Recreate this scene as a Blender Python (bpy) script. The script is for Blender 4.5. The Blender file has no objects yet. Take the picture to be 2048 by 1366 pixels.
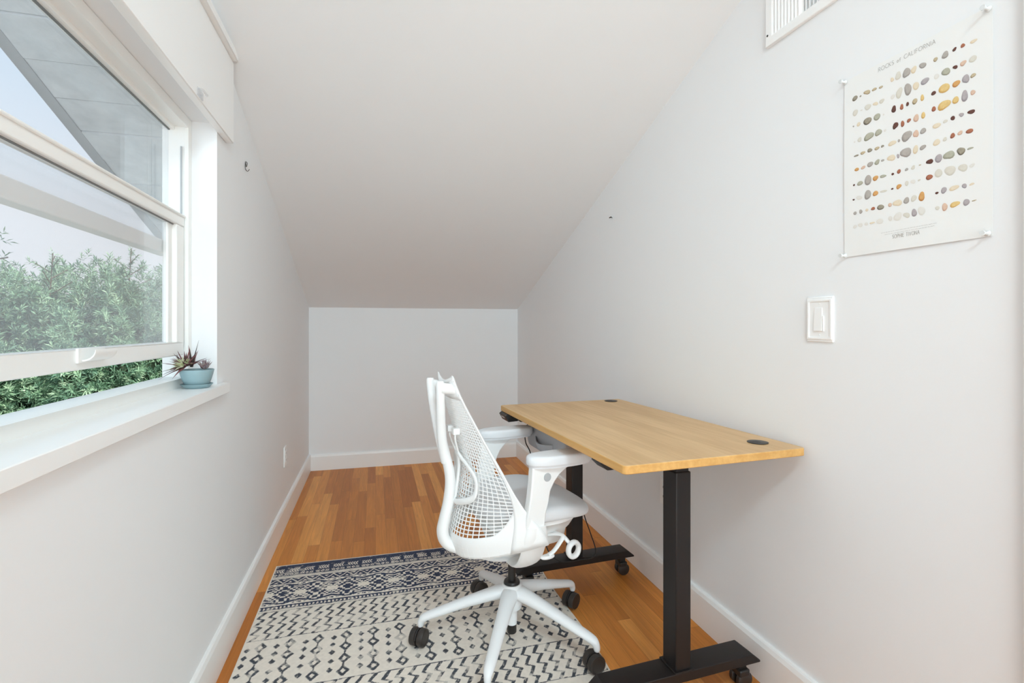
import bpy, bmesh, math, random
import numpy as np
from mathutils import Vector, Matrix
random.seed(7); RNG = np.random.default_rng(7)
S = bpy.context.scene
COL = S.collection
PI = math.pi

# ------------------------------------------------------------------ helpers
def lin(c):
    return tuple(((v / 255) / 12.92 if v / 255 <= 0.04045 else ((v / 255 + 0.055) / 1.055) ** 2.4) for v in c)

class G:
    """collects vertices and faces for one mesh"""
    def __init__(s): s.v = []; s.f = []
    def add(s, vs, fs):
        o = len(s.v); s.v += [tuple(p) for p in vs]; s.f += [tuple(i + o for i in f) for f in fs]; return s
    def box(s, lo, hi, M=None):
        (a, b, c), (d, e, f) = lo, hi
        vs = [(a,b,c),(d,b,c),(d,e,c),(a,e,c),(a,b,f),(d,b,f),(d,e,f),(a,e,f)]
        if M is not None: vs = [M @ Vector(p) for p in vs]
        return s.add(vs, [(0,3,2,1),(4,5,6,7),(0,1,5,4),(1,2,6,5),(2,3,7,6),(3,0,4,7)])
    def prism(s, poly, fn, a, b):
        """poly: 2-D outline, fn(p, t) -> 3-D point, from t=a to t=b"""
        n = len(poly)
        vs = [fn(p, a) for p in poly] + [fn(p, b) for p in poly]
        return s.add(vs, [tuple(range(n))[::-1], tuple(range(n, 2*n))] + [(i, (i+1) % n, n+(i+1) % n, n+i) for i in range(n)])
    def loft(s, rings, caps=True, closed=True):
        n = len(rings[0]); vs = [p for r in rings for p in r]; fs = []
        for k in range(len(rings)-1):
            for i in range(n if closed else n-1):
                j = (i+1) % n
                fs.append((k*n+i, k*n+j, (k+1)*n+j, (k+1)*n+i))
        if caps and closed:
            fs.append(tuple(range(n))[::-1]); fs.append(tuple((len(rings)-1)*n + i for i in range(n)))
        return s.add(vs, fs)
    def tube(s, path, r, n=12, up=(0,0,1), caps=True, loop=False):
        """r: radius, (ra, rb), or a list of them per point; ra lies across 'up', rb along it"""
        P = [Vector(p) for p in path]; m = len(P)
        R = r if isinstance(r, list) else [r]*m
        R = [(q, q) if not isinstance(q, (tuple, list)) else q for q in R]
        rings = []; U = Vector(up)
        for k in range(m):
            if loop: t = P[(k+1) % m] - P[k-1]
            else: t = P[min(k+1, m-1)] - P[max(k-1, 0)]
            t.normalize()
            a = t.cross(U)
            if a.length < 1e-4: a = t.cross(Vector((1,0,0)))
            a.normalize(); b = a.cross(t).normalized()
            rings.append([P[k] + a*(R[k][0]*math.cos(2*PI*i/n)) + b*(R[k][1]*math.sin(2*PI*i/n)) for i in range(n)])
        if loop:
            rings.append(rings[0]); return s.loft(rings, caps=False)
        return s.loft(rings, caps)
    def lathe(s, prof, c=(0,0,0), n=32, axis='z'):
        rings = []
        for (r, z) in prof:
            ring = []
            for i in range(n):
                x, y = r*math.cos(2*PI*i/n), r*math.sin(2*PI*i/n)
                p = (x, y, z) if axis == 'z' else ((z, x, y) if axis == 'x' else (y, z, x))
                ring.append((p[0]+c[0], p[1]+c[1], p[2]+c[2]))
            rings.append(ring)
        return s.loft(rings)
    def ring(s, y0, y1, z0, z1, w, x0, x1):
        """rectangular frame lying in the y-z plane; w = (left, right, bottom, top) widths"""
        O = [(y0, z0), (y1, z0), (y1, z1), (y0, z1)]; I = [(y0+w[0], z0+w[2]), (y1-w[1], z0+w[2]), (y1-w[1], z1-w[3]), (y0+w[0], z1-w[3])]
        vs = [(x, p[0], p[1]) for x in (x0, x1) for p in O+I]; fs = []
        for i in range(4):
            j = (i+1) % 4
            fs += [(i, j, 4+j, 4+i), (8+i, 12+i, 12+j, 8+j), (i, 8+i, 8+j, j), (4+i, 4+j, 12+j, 12+i)]
        return s.add(vs, fs)
    def obj(s, name, mat, parent=None, bevel=0, seg=2, sub=0, smooth=True, loc=None, angle=40, solid=0):
        me = bpy.data.meshes.new(name)
        me.from_pydata(s.v, [], s.f); me.validate()
        bm = bmesh.new(); bm.from_mesh(me); bmesh.ops.remove_doubles(bm, verts=bm.verts, dist=1e-6)
        bmesh.ops.recalc_face_normals(bm, faces=bm.faces); bm.to_mesh(me); bm.free()
        if smooth:
            me.polygons.foreach_set('use_smooth', [True]*len(me.polygons))
            if not sub: me.set_sharp_from_angle(angle=math.radians(angle))
        o = bpy.data.objects.new(name, me); COL.objects.link(o)
        if mat: me.materials.append(mat)
        if parent is not None: o.parent = parent
        if loc: o.location = loc
        if solid:
            m = o.modifiers.new('solid', 'SOLIDIFY'); m.thickness = solid; m.offset = 0
        if bevel:
            m = o.modifiers.new('bevel', 'BEVEL'); m.width = bevel; m.segments = seg; m.limit_method = 'ANGLE'; m.angle_limit = math.radians(35)
            m.harden_normals = False
        if sub:
            m = o.modifiers.new('sub', 'SUBSURF'); m.levels = sub; m.render_levels = sub
        return o

def smooth_path(pts, n=8):
    """Catmull-Rom through the points (each may carry extra numbers)"""
    P = [np.array(p, float) for p in pts]; P = [2*P[0]-P[1]] + P + [2*P[-1]-P[-2]]
    out = []
    for i in range(1, len(P)-2):
        for k in range(n):
            t = k/n
            out.append(0.5*((2*P[i]) + (-P[i-1]+P[i+1])*t + (2*P[i-1]-5*P[i]+4*P[i+1]-P[i+2])*t*t + (-P[i-1]+3*P[i]-3*P[i+1]+P[i+2])*t**3))
    out.append(P[-2]); return out

def tag(o, label=None, cat=None, group=None, kind=None):
    if label: o['label'] = label
    if cat: o['category'] = cat
    if group: o['group'] = group
    if kind: o['kind'] = kind
    return o

def thing(name, label, cat, loc=(0,0,0), rz=0, group=None):
    o = bpy.data.objects.new(name, None); COL.objects.link(o)
    o.empty_display_size = 0.05
    o.location = loc; o.rotation_euler = (0,0,rz)
    return tag(o, label, cat, group)

def struct(o): o['kind'] = 'structure'; return o

# ------------------------------------------------------------------ materials
class NT:
    def __init__(s, name):
        s.m = bpy.data.materials.new(name); s.m.use_nodes = True
        s.t = s.m.node_tree; s.N = s.t.nodes; s.L = s.t.links
        s.b = s.N.get('Principled BSDF'); s.out = s.N.get('Material Output')
    def n(s, t, **k):
        x = s.N.new(t)
        for a, v in k.items():
            if a == 'inp':
                for i, w in v.items(): x.inputs[i].default_value = w
            else: setattr(x, a, v)
        return x
    def l(s, a, b): s.L.new(a, b)

def plain(name, col, rough=0.5, metal=0, bump=0, bscale=200, vary=0.03, spec=0.5, coat=0, sheen=0):
    k = NT(name); c = lin(col)
    tc = k.n('ShaderNodeTexCoord')
    nz = k.n('ShaderNodeTexNoise', inp={'Scale': 6.0, 'Detail': 3.0})
    k.l(tc.outputs['Object'], nz.inputs['Vector'])
    mx = k.n('ShaderNodeMixRGB', blend_type='MIX')
    mx.inputs[1].default_value = (*[v*(1-vary) for v in c], 1); mx.inputs[2].default_value = (*[min(1, v*(1+vary)) for v in c], 1)
    k.l(nz.outputs['Fac'], mx.inputs[0]); k.l(mx.outputs[0], k.b.inputs['Base Color'])
    k.b.inputs['Roughness'].default_value = rough; k.b.inputs['Metallic'].default_value = metal
    k.b.inputs['Specular IOR Level'].default_value = spec
    k.b.inputs['Coat Weight'].default_value = coat
    if sheen: k.b.inputs['Sheen Weight'].default_value = sheen
    if bump:
        n2 = k.n('ShaderNodeTexNoise', inp={'Scale': float(bscale), 'Detail': 2.0})
        k.l(tc.outputs['Object'], n2.inputs['Vector'])
        bp = k.n('ShaderNodeBump', inp={'Strength': bump, 'Distance': 0.001})
        k.l(n2.outputs['Fac'], bp.inputs['Height']); k.l(bp.outputs[0], k.b.inputs['Normal'])
    return k.m

def glass(name, haze):
    k = NT(name)
    tr = k.n('ShaderNodeBsdfTransparent'); gl = k.n('ShaderNodeBsdfGlossy', inp={'Roughness': 0.0})
    lw = k.n('ShaderNodeLayerWeight', inp={'Blend': 0.5}); m1 = k.n('ShaderNodeMixShader')
    pw = k.n('ShaderNodeMath', operation='POWER', inp={1: 5.0}); k.l(lw.outputs['Facing'], pw.inputs[0])
    fr = k.n('ShaderNodeMapRange', inp={1: 0.0, 2: 1.0, 3: 0.035, 4: 1.0}); k.l(pw.outputs[0], fr.inputs[0])
    tr.inputs[0].default_value = (0.98, 0.985, 0.99, 1)
    k.l(fr.outputs[0], m1.inputs[0]); k.l(tr.outputs[0], m1.inputs[1]); k.l(gl.outputs[0], m1.inputs[2])
    df = k.n('ShaderNodeBsdfDiffuse'); df.inputs[0].default_value = (0.85, 0.86, 0.88, 1)
    tl = k.n('ShaderNodeBsdfTranslucent'); tl.inputs[0].default_value = (0.85, 0.86, 0.88, 1)
    m0 = k.n('ShaderNodeMixShader', inp={0: 0.5}); k.l(df.outputs[0], m0.inputs[1]); k.l(tl.outputs[0], m0.inputs[2])
    m2 = k.n('ShaderNodeMixShader', inp={0: haze}); k.l(m1.outputs[0], m2.inputs[1]); k.l(m0.outputs[0], m2.inputs[2])
    k.l(m2.outputs[0], k.out.inputs[0]); return k.m

def vcol(name, attr, rough=0.8, mul=None, bump=0):
    k = NT(name); a = k.n('ShaderNodeAttribute', attribute_name=attr)
    k.l(a.outputs['Color'], k.b.inputs['Base Color']); k.b.inputs['Roughness'].default_value = rough
    if bump:
        tc = k.n('ShaderNodeTexCoord'); nz = k.n('ShaderNodeTexNoise', inp={'Scale': 900.0, 'Detail': 1.0}); k.l(tc.outputs['Object'], nz.inputs['Vector'])
        bp = k.n('ShaderNodeBump', inp={'Strength': bump, 'Distance': 0.002}); k.l(nz.outputs['Fac'], bp.inputs['Height']); k.l(bp.outputs[0], k.b.inputs['Normal'])
    return k.m

def oak_floor():
    k = NT('oak_strip_floor'); tc = k.n('ShaderNodeTexCoord'); sp = k.n('ShaderNodeSeparateXYZ'); k.l(tc.outputs['Object'], sp.inputs[0])
    def M(op, a, b=None):
        x = k.n('ShaderNodeMath', operation=op)
        for i, q in enumerate((a, b)):
            if q is None: continue
            if isinstance(q, (int, float)): x.inputs[i].default_value = q
            else: k.l(q, x.inputs[i])
        return x.outputs[0]
    W = 0.057
    xs = M('DIVIDE', sp.outputs[0], W); ix = M('FLOOR', xs); fx = M('FRACT', xs)
    w1 = k.n('ShaderNodeTexWhiteNoise', noise_dimensions='1D'); k.l(ix, w1.inputs['W'])
    ys = M('ADD', M('DIVIDE', sp.outputs[1], 0.85), M('MULTIPLY', w1.outputs['Value'], 9.0)); iy = M('FLOOR', ys); fy = M('FRACT', ys)
    cb = k.n('ShaderNodeCombineXYZ'); k.l(ix, cb.inputs[0]); k.l(iy, cb.inputs[1])
    w2 = k.n('ShaderNodeTexWhiteNoise', noise_dimensions='2D'); k.l(cb.outputs[0], w2.inputs['Vector'])
    cr = k.n('ShaderNodeValToRGB'); e = cr.color_ramp.elements
    e[0].color = (*lin((182, 108, 42)), 1); e[1].color = (*lin((236, 164, 84)), 1)
    x = e.new(0.5); x.color = (*lin((214, 137, 60)), 1)
    k.l(w2.outputs['Value'], cr.inputs[0])
    # grain stretched along the boards, shifted per board
    vm = k.n('ShaderNodeVectorMath', operation='MULTIPLY'); vm.inputs[1].default_value = (70, 3.5, 1); k.l(tc.outputs['Object'], vm.inputs[0])
    va = k.n('ShaderNodeVectorMath', operation='ADD'); k.l(vm.outputs[0], va.inputs[0]); k.l(w2.outputs['Color'], va.inputs[1])
    sc = k.n('ShaderNodeVectorMath', operation='SCALE'); sc.inputs['Scale'].default_value = 40; k.l(w2.outputs['Color'], sc.inputs[0]); k.l(sc.outputs[0], va.inputs[1])
    nz = k.n('ShaderNodeTexNoise', inp={'Scale': 1.0, 'Detail': 5.0, 'Roughness': 0.6, 'Distortion': 0.8}); k.l(va.outputs[0], nz.inputs['Vector'])
    g = k.n('ShaderNodeMapRange', inp={1: 0.3, 2: 0.75, 3: 0.80, 4: 1.12}); k.l(nz.outputs['Fac'], g.inputs[0])
    mu = k.n('ShaderNodeMixRGB', blend_type='MULTIPLY', inp={0: 1.0}); k.l(cr.outputs[0], mu.inputs[1]); k.l(g.outputs[0], mu.inputs[2])
    # seams
    seam = M('MAXIMUM', M('LESS_THAN', fx, 0.018), M('LESS_THAN', fy, 0.002))
    m3 = k.n('ShaderNodeMixRGB', blend_type='MIX'); m3.inputs[2].default_value = (*lin((104, 62, 28)), 1)
    k.l(M('MULTIPLY', seam, 0.7), m3.inputs[0]); k.l(mu.outputs[0], m3.inputs[1])
    k.l(m3.outputs[0], k.b.inputs['Base Color']); k.b.inputs['Roughness'].default_value = 0.42; k.b.inputs['Specular IOR Level'].default_value = 0.3
    return k.m

def desk_wood(name, c1, c2):
    k = NT(name); tc = k.n('ShaderNodeTexCoord')
    vm = k.n('ShaderNodeVectorMath', operation='MULTIPLY'); vm.inputs[1].default_value = (75, 4.0, 75); k.l(tc.outputs['Object'], vm.inputs[0])
    nz = k.n('ShaderNodeTexNoise', inp={'Scale': 1.0, 'Detail': 4.0, 'Roughness': 0.6}); k.l(vm.outputs[0], nz.inputs['Vector'])
    v2 = k.n('ShaderNodeVectorMath', operation='MULTIPLY'); v2.inputs[1].default_value = (18, 2.0, 18); k.l(tc.outputs['Object'], v2.inputs[0])
    n2 = k.n('ShaderNodeTexNoise', inp={'Scale': 1.0, 'Detail': 2.0}); k.l(v2.outputs[0], n2.inputs['Vector'])
    ad = k.n('ShaderNodeMath', operation='ADD'); k.l(nz.outputs['Fac'], ad.inputs[0]); k.l(n2.outputs['Fac'], ad.inputs[1])
    cr = k.n('ShaderNodeValToRGB'); e = cr.color_ramp.elements; e[0].position = 0.4; e[1].position = 0.65
    hf = k.n('ShaderNodeMath', operation='MULTIPLY', inp={1: 0.5}); k.l(ad.outputs[0], hf.inputs[0])
    e[0].color = (*lin(c1), 1); e[1].color = (*lin(c2), 1); k.l(hf.outputs[0], cr.inputs[0])
    k.l(cr.outputs[0], k.b.inputs['Base Color']); k.b.inputs['Roughness'].default_value = 0.45
    return k.m

def boards(name):
    k = NT(name); tc = k.n('ShaderNodeTexCoord')
    nz = k.n('ShaderNodeTexNoise', inp={'Scale': 9.0, 'Detail': 6.0, 'Roughness': 0.65}); k.l(tc.outputs['Object'], nz.inputs['Vector'])
    cr = k.n('ShaderNodeValToRGB'); e = cr.color_ramp.elements; e[0].position = 0.3; e[1].position = 0.75
    e[0].color = (*lin((196, 199, 202)), 1); e[1].color = (*lin((226, 228, 230)), 1)
    k.l(nz.outputs['Fac'], cr.inputs[0]); k.l(cr.outputs[0], k.b.inputs['Base Color']); k.b.inputs['Roughness'].default_value = 0.8
    return k.m

M_WALL = plain('wall_paint', (239, 240, 241), 0.75, bump=0.12, bscale=160, vary=0.006, spec=0.25)
M_CEIL = plain('ceiling_paint', (239, 240, 241), 0.8, bump=0.15, bscale=120, vary=0.006, spec=0.2)
M_TRIM = plain('white_trim_paint', (246, 246, 245), 0.35, vary=0.006)
M_VINYL = plain('white_vinyl', (244, 243, 240), 0.35, vary=0.006)
M_GASK = plain('grey_gasket', (128, 130, 130), 0.6)
M_DARKSLOT = plain('dark_slot', (60, 58, 55), 0.7)
M_GLASS = glass('window_glass', 0.03)
M_GLASS2 = glass('hazed_window_glass', 0.13)  # pale haze mixed in stands for the white room reflected in the pane
M_FLOOR = oak_floor()
M_TOP = desk_wood('light_oak_laminate', (199, 160, 112), (219, 183, 136))
M_EDGE = desk_wood('oak_edge_band', (202, 152, 84), (221, 174, 106))
M_BLACK = plain('black_steel', (33, 28, 27), 0.45, metal=0.0, vary=0.02, spec=0.35)
M_BLKPL = plain('black_plastic', (36, 33, 32), 0.4)
M_WHEEL = plain('dark_wheel', (46, 40, 37), 0.4)
M_CHAIR = plain('white_chair_plastic', (238, 238, 237), 0.45, vary=0.004)
M_CHBASE = plain('white_base_plastic', (231, 232, 233), 0.42, vary=0.004)
M_PAD = plain('pale_grey_pad', (224, 226, 229), 0.55, vary=0.005)
M_SEAT = plain('grey_seat_fabric', (220, 220, 222), 0.95, bump=0.5, bscale=900, vary=0.03, sheen=0.3)
M_BTN = plain('grey_button', (176, 178, 180), 0.4)
M_FELT = plain('grey_felt', (176, 177, 181), 0.95, bump=0.5, bscale=500, vary=0.06)
M_POT = plain('blue_glaze', (142, 168, 174), 0.45, vary=0.06)
M_SOIL = plain('dark_soil', (66, 50, 42), 0.95, bump=1.0, bscale=300)
M_CLEAR = glass('clear_plastic', 0.25)
M_METAL = plain('dark_metal', (70, 68, 64), 0.4, metal=0.7)
M_PAPER = plain('white_paper', (240, 240, 238), 0.6, vary=0.004)
M_INK = plain('grey_ink', (168, 165, 160), 0.8)
M_BOARD = boards('weathered_white_boards')
M_BARGE = plain('grey_barge_board', (172, 174, 177), 0.8, vary=0.12)
M_BARK = plain('brown_bark', (88, 70, 55), 0.9, bump=1.0, bscale=40, vary=0.2)
M_GROUND = plain('pale_bounce_ground', (196, 196, 190), 0.95, vary=0.1)  # unseen ground made pale to bounce light up to the roof overhang
M_LEAF = vcol('green_leaf', 'leaf_tint', 0.55)
M_SUCC = vcol('succulent_leaf', 'leaf_tint', 0.5)
M_RUG = vcol('printed_rug', 'pattern', 0.95, bump=0.6)
M_ROCK = vcol('printed_pebble', 'print', 0.7)
M_SCREEN = plain('pale_display', (205, 210, 215), 0.3)

# ------------------------------------------------------------------ room shell
RL, RR, RB, RN = -0.513, 1.217, 4.31, -2.4      # left, right, back, near wall faces
ZC = lambda y: min(2.65, 2.781 - 0.343*y)       # sloped ceiling
YB = (2.781-2.65)/0.343
W0, W1, ZS, ZH = 0.57, 1.893, 0.921, 1.83       # window opening
yz = lambda p, t: (t, p[0], p[1])
struct(G().box((-0.75, RN-0.1, -0.08), (1.4, 4.42, 0)).obj('floor', M_FLOOR, smooth=False))
up = 0.05
g = G()
g.prism([(W1, -0.08), (RB+0.1, -0.08), (RB+0.1, ZC(RB+0.1)+up), (W1, ZC(W1)+up)], yz, -0.664, RL)
g.prism([(W0, -0.08), (W1, -0.08), (W1, ZS), (W0, ZS)], yz, -0.664, RL)
g.prism([(W0, ZH), (W1, ZH), (W1, ZC(W1)+up), (W0, ZC(W0)+up)], yz, -0.664, RL)
g.prism([(RN-0.1, -0.08), (W0, -0.08), (W0, ZC(W0)+up), (YB, 2.7), (RN-0.1, 2.7)], yz, -0.664, RL)
struct(g.obj('wall_left', M_WALL, smooth=False))
g = G(); g.prism([(RN-0.1, -0.08), (RB+0.1, -0.08), (RB+0.1, ZC(RB+0.1)+up), (YB, 2.7), (RN-0.1, 2.7)], yz, RR, RR+0.12)
struct(g.obj('wall_right', M_WALL, smooth=False))
struct(G().box((RL, RB, -0.08), (RR, RB+0.1, 1.36)).obj('wall_back', M_WALL, smooth=False))
g = G(); OX0, OX1, OZ0, OZ1 = -0.42, 1.12, 0.12, 2.25        # rear wall, with an unseen opening added for the rear fill lamp
for a, b in (((RL, RN-0.1, -0.08), (OX0, RN, 2.7)), ((OX1, RN-0.1, -0.08), (RR, RN, 2.7)), ((OX0, RN-0.1, -0.08), (OX1, RN, OZ0)), ((OX0, RN-0.1, OZ1), (OX1, RN, 2.7))): g.box(a, b)
struct(g.obj('wall_near', M_WALL, smooth=False))
g = G()
g.ring(OX0+0.001, OX1-0.001, OZ0+0.001, OZ1-0.001, (0.05,)*4, RN-0.07, RN+0.01); g.v = [(p[1], p[0], p[2]) for p in g.v]
struct(g.obj('added_rear_window', M_VINYL, smooth=False))  # frame around the opening added for the fill lamp
g = G(); g.prism([(RB+0.12, ZC(RB+0.12)), (YB, 2.65), (RN-0.1, 2.65), (RN-0.1, 2.78), (YB+0.02, 2.78), (RB+0.12, ZC(RB+0.12)+0.13)], yz, RL-0.17, RR+0.12)
struct(g.obj('ceiling', M_CEIL, smooth=False))
# baseboards with an eased top
def base_prof(t, h): return [(0, 0), (t, 0), (t, h-0.016), (t-0.005, h-0.003), (t-0.009, h), (0, h)]
def bb(name, prof, fn, a, b): struct(G().prism(prof, fn, a, b).obj(name, M_TRIM, smooth=False))
bb('baseboard_left', base_prof(0.016, 0.132), lambda p, t: (RL+p[0], t, p[1]), RN, RB)
bb('baseboard_right', base_prof(0.018, 0.135), lambda p, t: (RR-p[0], t, p[1]), RN, RB)
bb('baseboard_back', base_prof(0.016, 0.125), lambda p, t: (t, RB-p[0], p[1]), RL+0.016, RR-0.018)
# casing at the right-hand end of the poster wall
struct(G().box((RR-0.014, 0.58, 0), (RR, 0.683, 2.2)).obj('trim_1', M_TRIM, bevel=0.003))

# window --------------------------------------------------------------
win = thing('window_1', None, None, (0, 0, 0)); win['kind'] = 'structure'
g = G()
g.ring(W0+0.0005, W1-0.0005, 0.9215, ZH-0.0005, (0.03, 0.026, 0.066, 0.03), -0.664, -0.599)
g.ring(W0+0.001, W1-0.001, 0.987, ZH-0.001, (0.03, 0.029, 0.0005, 0.032), -0.599, -0.588)
g.box((-0.640, W0+0.031, 1.788), (-0.628, 1.866, 1.7995))
g.obj('window_frame', M_VINYL, win, bevel=0.003)
G().box((-0.611, 1.8608, 1.515), (-0.606, 1.8625, 1.735)).obj('balance_slot', M_BTN, win, smooth=False)
up_s = G().box((-0.670, W0+0.03, 1.376), (-0.632, 1.862, 1.418)).box((-0.676, W0+0.03, 1.386), (-0.668, 1.862, 1.408)).obj('upper_sash', M_VINYL, win, bevel=0.003)
G().box((-0.652, W0+0.03, 1.415), (-0.646, 1.866, 1.793)).obj('window_pane', M_GLASS, up_s, smooth=False)
G().box((-0.6455, W0+0.03, 1.7845), (-0.641, 1.862, 1.7885)).obj('gasket', M_GASK, up_s, smooth=False)
g = G()
g.box((-0.630, W0+0.032, 1.058), (-0.600, 1.858, 1.100)); g.box((-0.630, W0+0.032, 1.472), (-0.598, 1.858, 1.506))
g.box((-0.6, W0+0.032, 1.500), (-0.593, 1.858, 1.508))
g.box((-0.630, 1.800, 1.10), (-0.600, 1.858, 1.472)); g.box((-0.628, 1.768, 1.10), (-0.613, 1.800, 1.472))
g.box((-0.630, W0+0.032, 1.10), (-0.600, W0+0.09, 1.472))
low_s = g.obj('lower_sash', M_VINYL, win, bevel=0.003)
G().box((-0.625, W0+0.08, 1.095), (-0.619, 1.775, 1.476)).obj('window_pane', M_GLASS2, low_s, smooth=False)
G().box((-0.6125, W0+0.08, 1.4685), (-0.6095, 1.80, 1.4725)).obj('gasket', M_GASK, low_s, smooth=False)
# curved lift handle on the lower rail
g = G(); g.box((-0.600, 1.246, 1.073), (-0.595, 1.352, 1.104))
rings = []
for i in range(9):
    a = i/8*PI/2; x = -0.594+0.024*math.sin(a); z = 1.076+0.022*(1-math.cos(a))
    th = 0.0035
    rings.append([(x, 1.258, z), (x, 1.352, z), (x-0.001, 1.352, z+th), (x-0.001, 1.258, z+th)])
g.loft(rings); g.obj('sash_lift', M_VINYL, low_s, bevel=0.0012)
# stool (sill board), header board with cap strip
struct(G().prism([(-0.60, W0+0.0005), (-0.60, 1.8925), (RL+0.0005, 1.8925), (RL+0.0005, 1.957), (-0.49, 1.957), (-0.49, W0-0.1), (RL+0.0005, W0-0.1), (RL+0.0005, W0+0.0005)], lambda q, s: (q[0], q[1], s), ZS+0.0005, 0.956).obj('window_sill', M_TRIM, bevel=0.002))
struct(G().box((RL+0.0005, W0-0.12, 1.80), (-0.487, 1.995, 2.088)).obj('trim_2', M_TRIM, bevel=0.003))
struct(G().box((RL+0.0005, W0-0.12, 2.0885), (-0.470, 1.985, 2.118)).obj('trim_3', M_TRIM, bevel=0.003))

# clear cord cleat on the header board
t = thing('cord_cleat', 'clear plastic cord cleat on the white board over the window', 'cleat', (-0.486, 1.63, 1.817))
G().box((-0.0005, -0.022, -0.012), (0.003, 0.022, 0.012)).obj('base_plate', M_CLEAR, t, bevel=0.001)
G().tube(smooth_path([(0.003, -0.02, 0.004), (0.012, -0.022, 0.004), (0.015, 0, 0.002), (0.012, 0.024, 0.006), (0.006, 0.034, 0.010)], 5), 0.003, 8).obj('hook', M_CLEAR, t)

# ------------------------------------------------------------------ wall fittings
def wall_R(name, label, cat, y, z): # local x -> along wall towards +y, local y -> out of the wall (into the room), z up
    return thing(name, label, cat, (RR, y, z), 0)
t = wall_R('light_switch', 'white dimmer light switch on the right wall below the poster', 'light switch', 1.152, 1.170)
g = G(); g.box((-0.005, -0.044, -0.064), (0.001, 0.044, 0.064)); g.obj('cover_plate', M_TRIM, t, bevel=0.0025)
g = G()
g.ring(-0.041, 0.041, -0.057, 0.057, (0.007,)*4, -0.0075, -0.004)
g.obj('plate_rim', M_TRIM, t, bevel=0.0015)
g = G(); g.prism([(-0.004, -0.033), (-0.009, -0.033), (-0.006, 0.033), (-0.004, 0.033)], lambda p, s: (p[0], s, p[1]), -0.010, 0.017); g.obj('rocker', M_TRIM, t, bevel=0.0008)
G().box((-0.008, -0.0155, -0.033), (-0.004, -0.0125, 0.010)).obj('dimmer_slide', M_TRIM, t, bevel=0.0006)
for q in (0.044, -0.044): G().lathe([(0.0, -0.0058), (0.0022, -0.0058), (0.0024, -0.004)], (0, 0, q), 12, 'x').obj('screw', M_TRIM, t)
def outlet(label, x, y, z, s):
    t = thing('wall_outlet', label, 'power outlet', (x, y, z))
    G().box((min(0, 0.006*s), -0.036, -0.058), (max(0, 0.006*s), 0.036, 0.058)).obj('cover_plate', M_TRIM, t, bevel=0.002)
    for q in (-0.02, 0.02):
        f = G().box((min(0.005*s, 0.008*s), -0.017, q-0.014), (max(0.005*s, 0.008*s), 0.017, q+0.014)).obj('socket', M_TRIM, t, bevel=0.003)
        G().box((min(0.0078*s, 0.0083*s), -0.008, q-0.006), (max(0.0078*s, 0.0083*s), -0.006, q+0.004)).box((min(0.0078*s, 0.0083*s), 0.006, q-0.006), (max(0.0078*s, 0.0083*s), 0.008, q+0.004)).obj('slot', M_DARKSLOT, f, smooth=False)
outlet('white outlet plate low on the left wall near the back corner', RL, 3.20, 0.391, 1)
outlet('white outlet plate on the right wall behind the desk leg', RR, 1.945, 0.432, -1)
# vent high on the right wall
t = wall_R('wall_vent', 'white metal air vent high on the right wall left of the poster', 'vent', 1.205, 2.155)
g = G(); HW, HH = 0.145, 0.116
g.ring(-HW, HW, -HH, HH, (0.028, 0.028, 0.03, 0.03), -0.012, 0.0005)
g.obj('vent_frame', M_TRIM, t, bevel=0.003)
G().box((0.0002, -HW+0.02, -HH+0.02), (0.0006, HW-0.02, HH-0.02)).obj('duct_backing', M_DARKSLOT, t, smooth=False)
for i in range(18):
    y = HW-0.034-i*(2*HW-0.068)/17
    ang = math.radians(-58) if i < 9 else math.radians(52)
    Mx = Matrix.Translation((-0.0055, y, 0)) @ Matrix.Rotation(ang, 4, 'Z')
    G().box((-0.0095, -0.0007, -HH+0.028), (0.0055, 0.0007, HH-0.028), Mx).obj('louver', M_TRIM, t, smooth=False)
G().lathe([(0, -0.0135), (0.003, -0.0135), (0.0035, -0.0115)], (0, HW-0.010, -HH+0.036), 12, 'x').obj('screw', M_METAL, t)
# small nail with hook on right wall, wire hook on left wall
t = G(); t.tube([(RR+0.004, 2.457, 1.728), (RR-0.010, 2.457, 1.731)], 0.0018, 8); t.tube([(RR-0.010, 2.450, 1.731), (RR-0.010, 2.468, 1.731)], 0.0032, 8)
tag(t.obj('nail', M_DARKSLOT), 'small dark nail stuck in the right wall under the slope', 'nail')
g = G(); g.tube(smooth_path([(RL+0.004, 2.262, 1.82), (RL+0.004, 2.285, 1.823), (RL+0.005, 2.283, 1.816), (RL+0.005, 2.268, 1.800), (RL+0.004, 2.262, 1.818), (RL+0.004, 2.258, 1.79), (RL+0.010, 2.266, 1.782), (RL+0.014, 2.28, 1.794)], 5), 0.0012, 6)
tag(g.obj('wall_hook', M_METAL), 'tiny bent wire hook on the left wall beyond the window', 'hook')
# lamp rim added behind the viewpoint, unseen, to house the fill spot
LX, LY = 0.35, -0.55
tag(G().lathe([(0.0, 2.649), (0.30, 2.649), (0.31, 2.64), (0.31, 2.60), (0.295, 2.60), (0.295, 2.635), (0.0, 2.635)], (LX, LY, 0), 40).obj('fill_spot_rim', M_TRIM), 'round white rim of an added, unseen lamp around the fill spot', 'lamp')
M_TWIG = plain('shaded_twigs', (58, 74, 54), 0.95, vary=0.3)  # solid hedge core; inner shade is put into this dark colour

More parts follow.
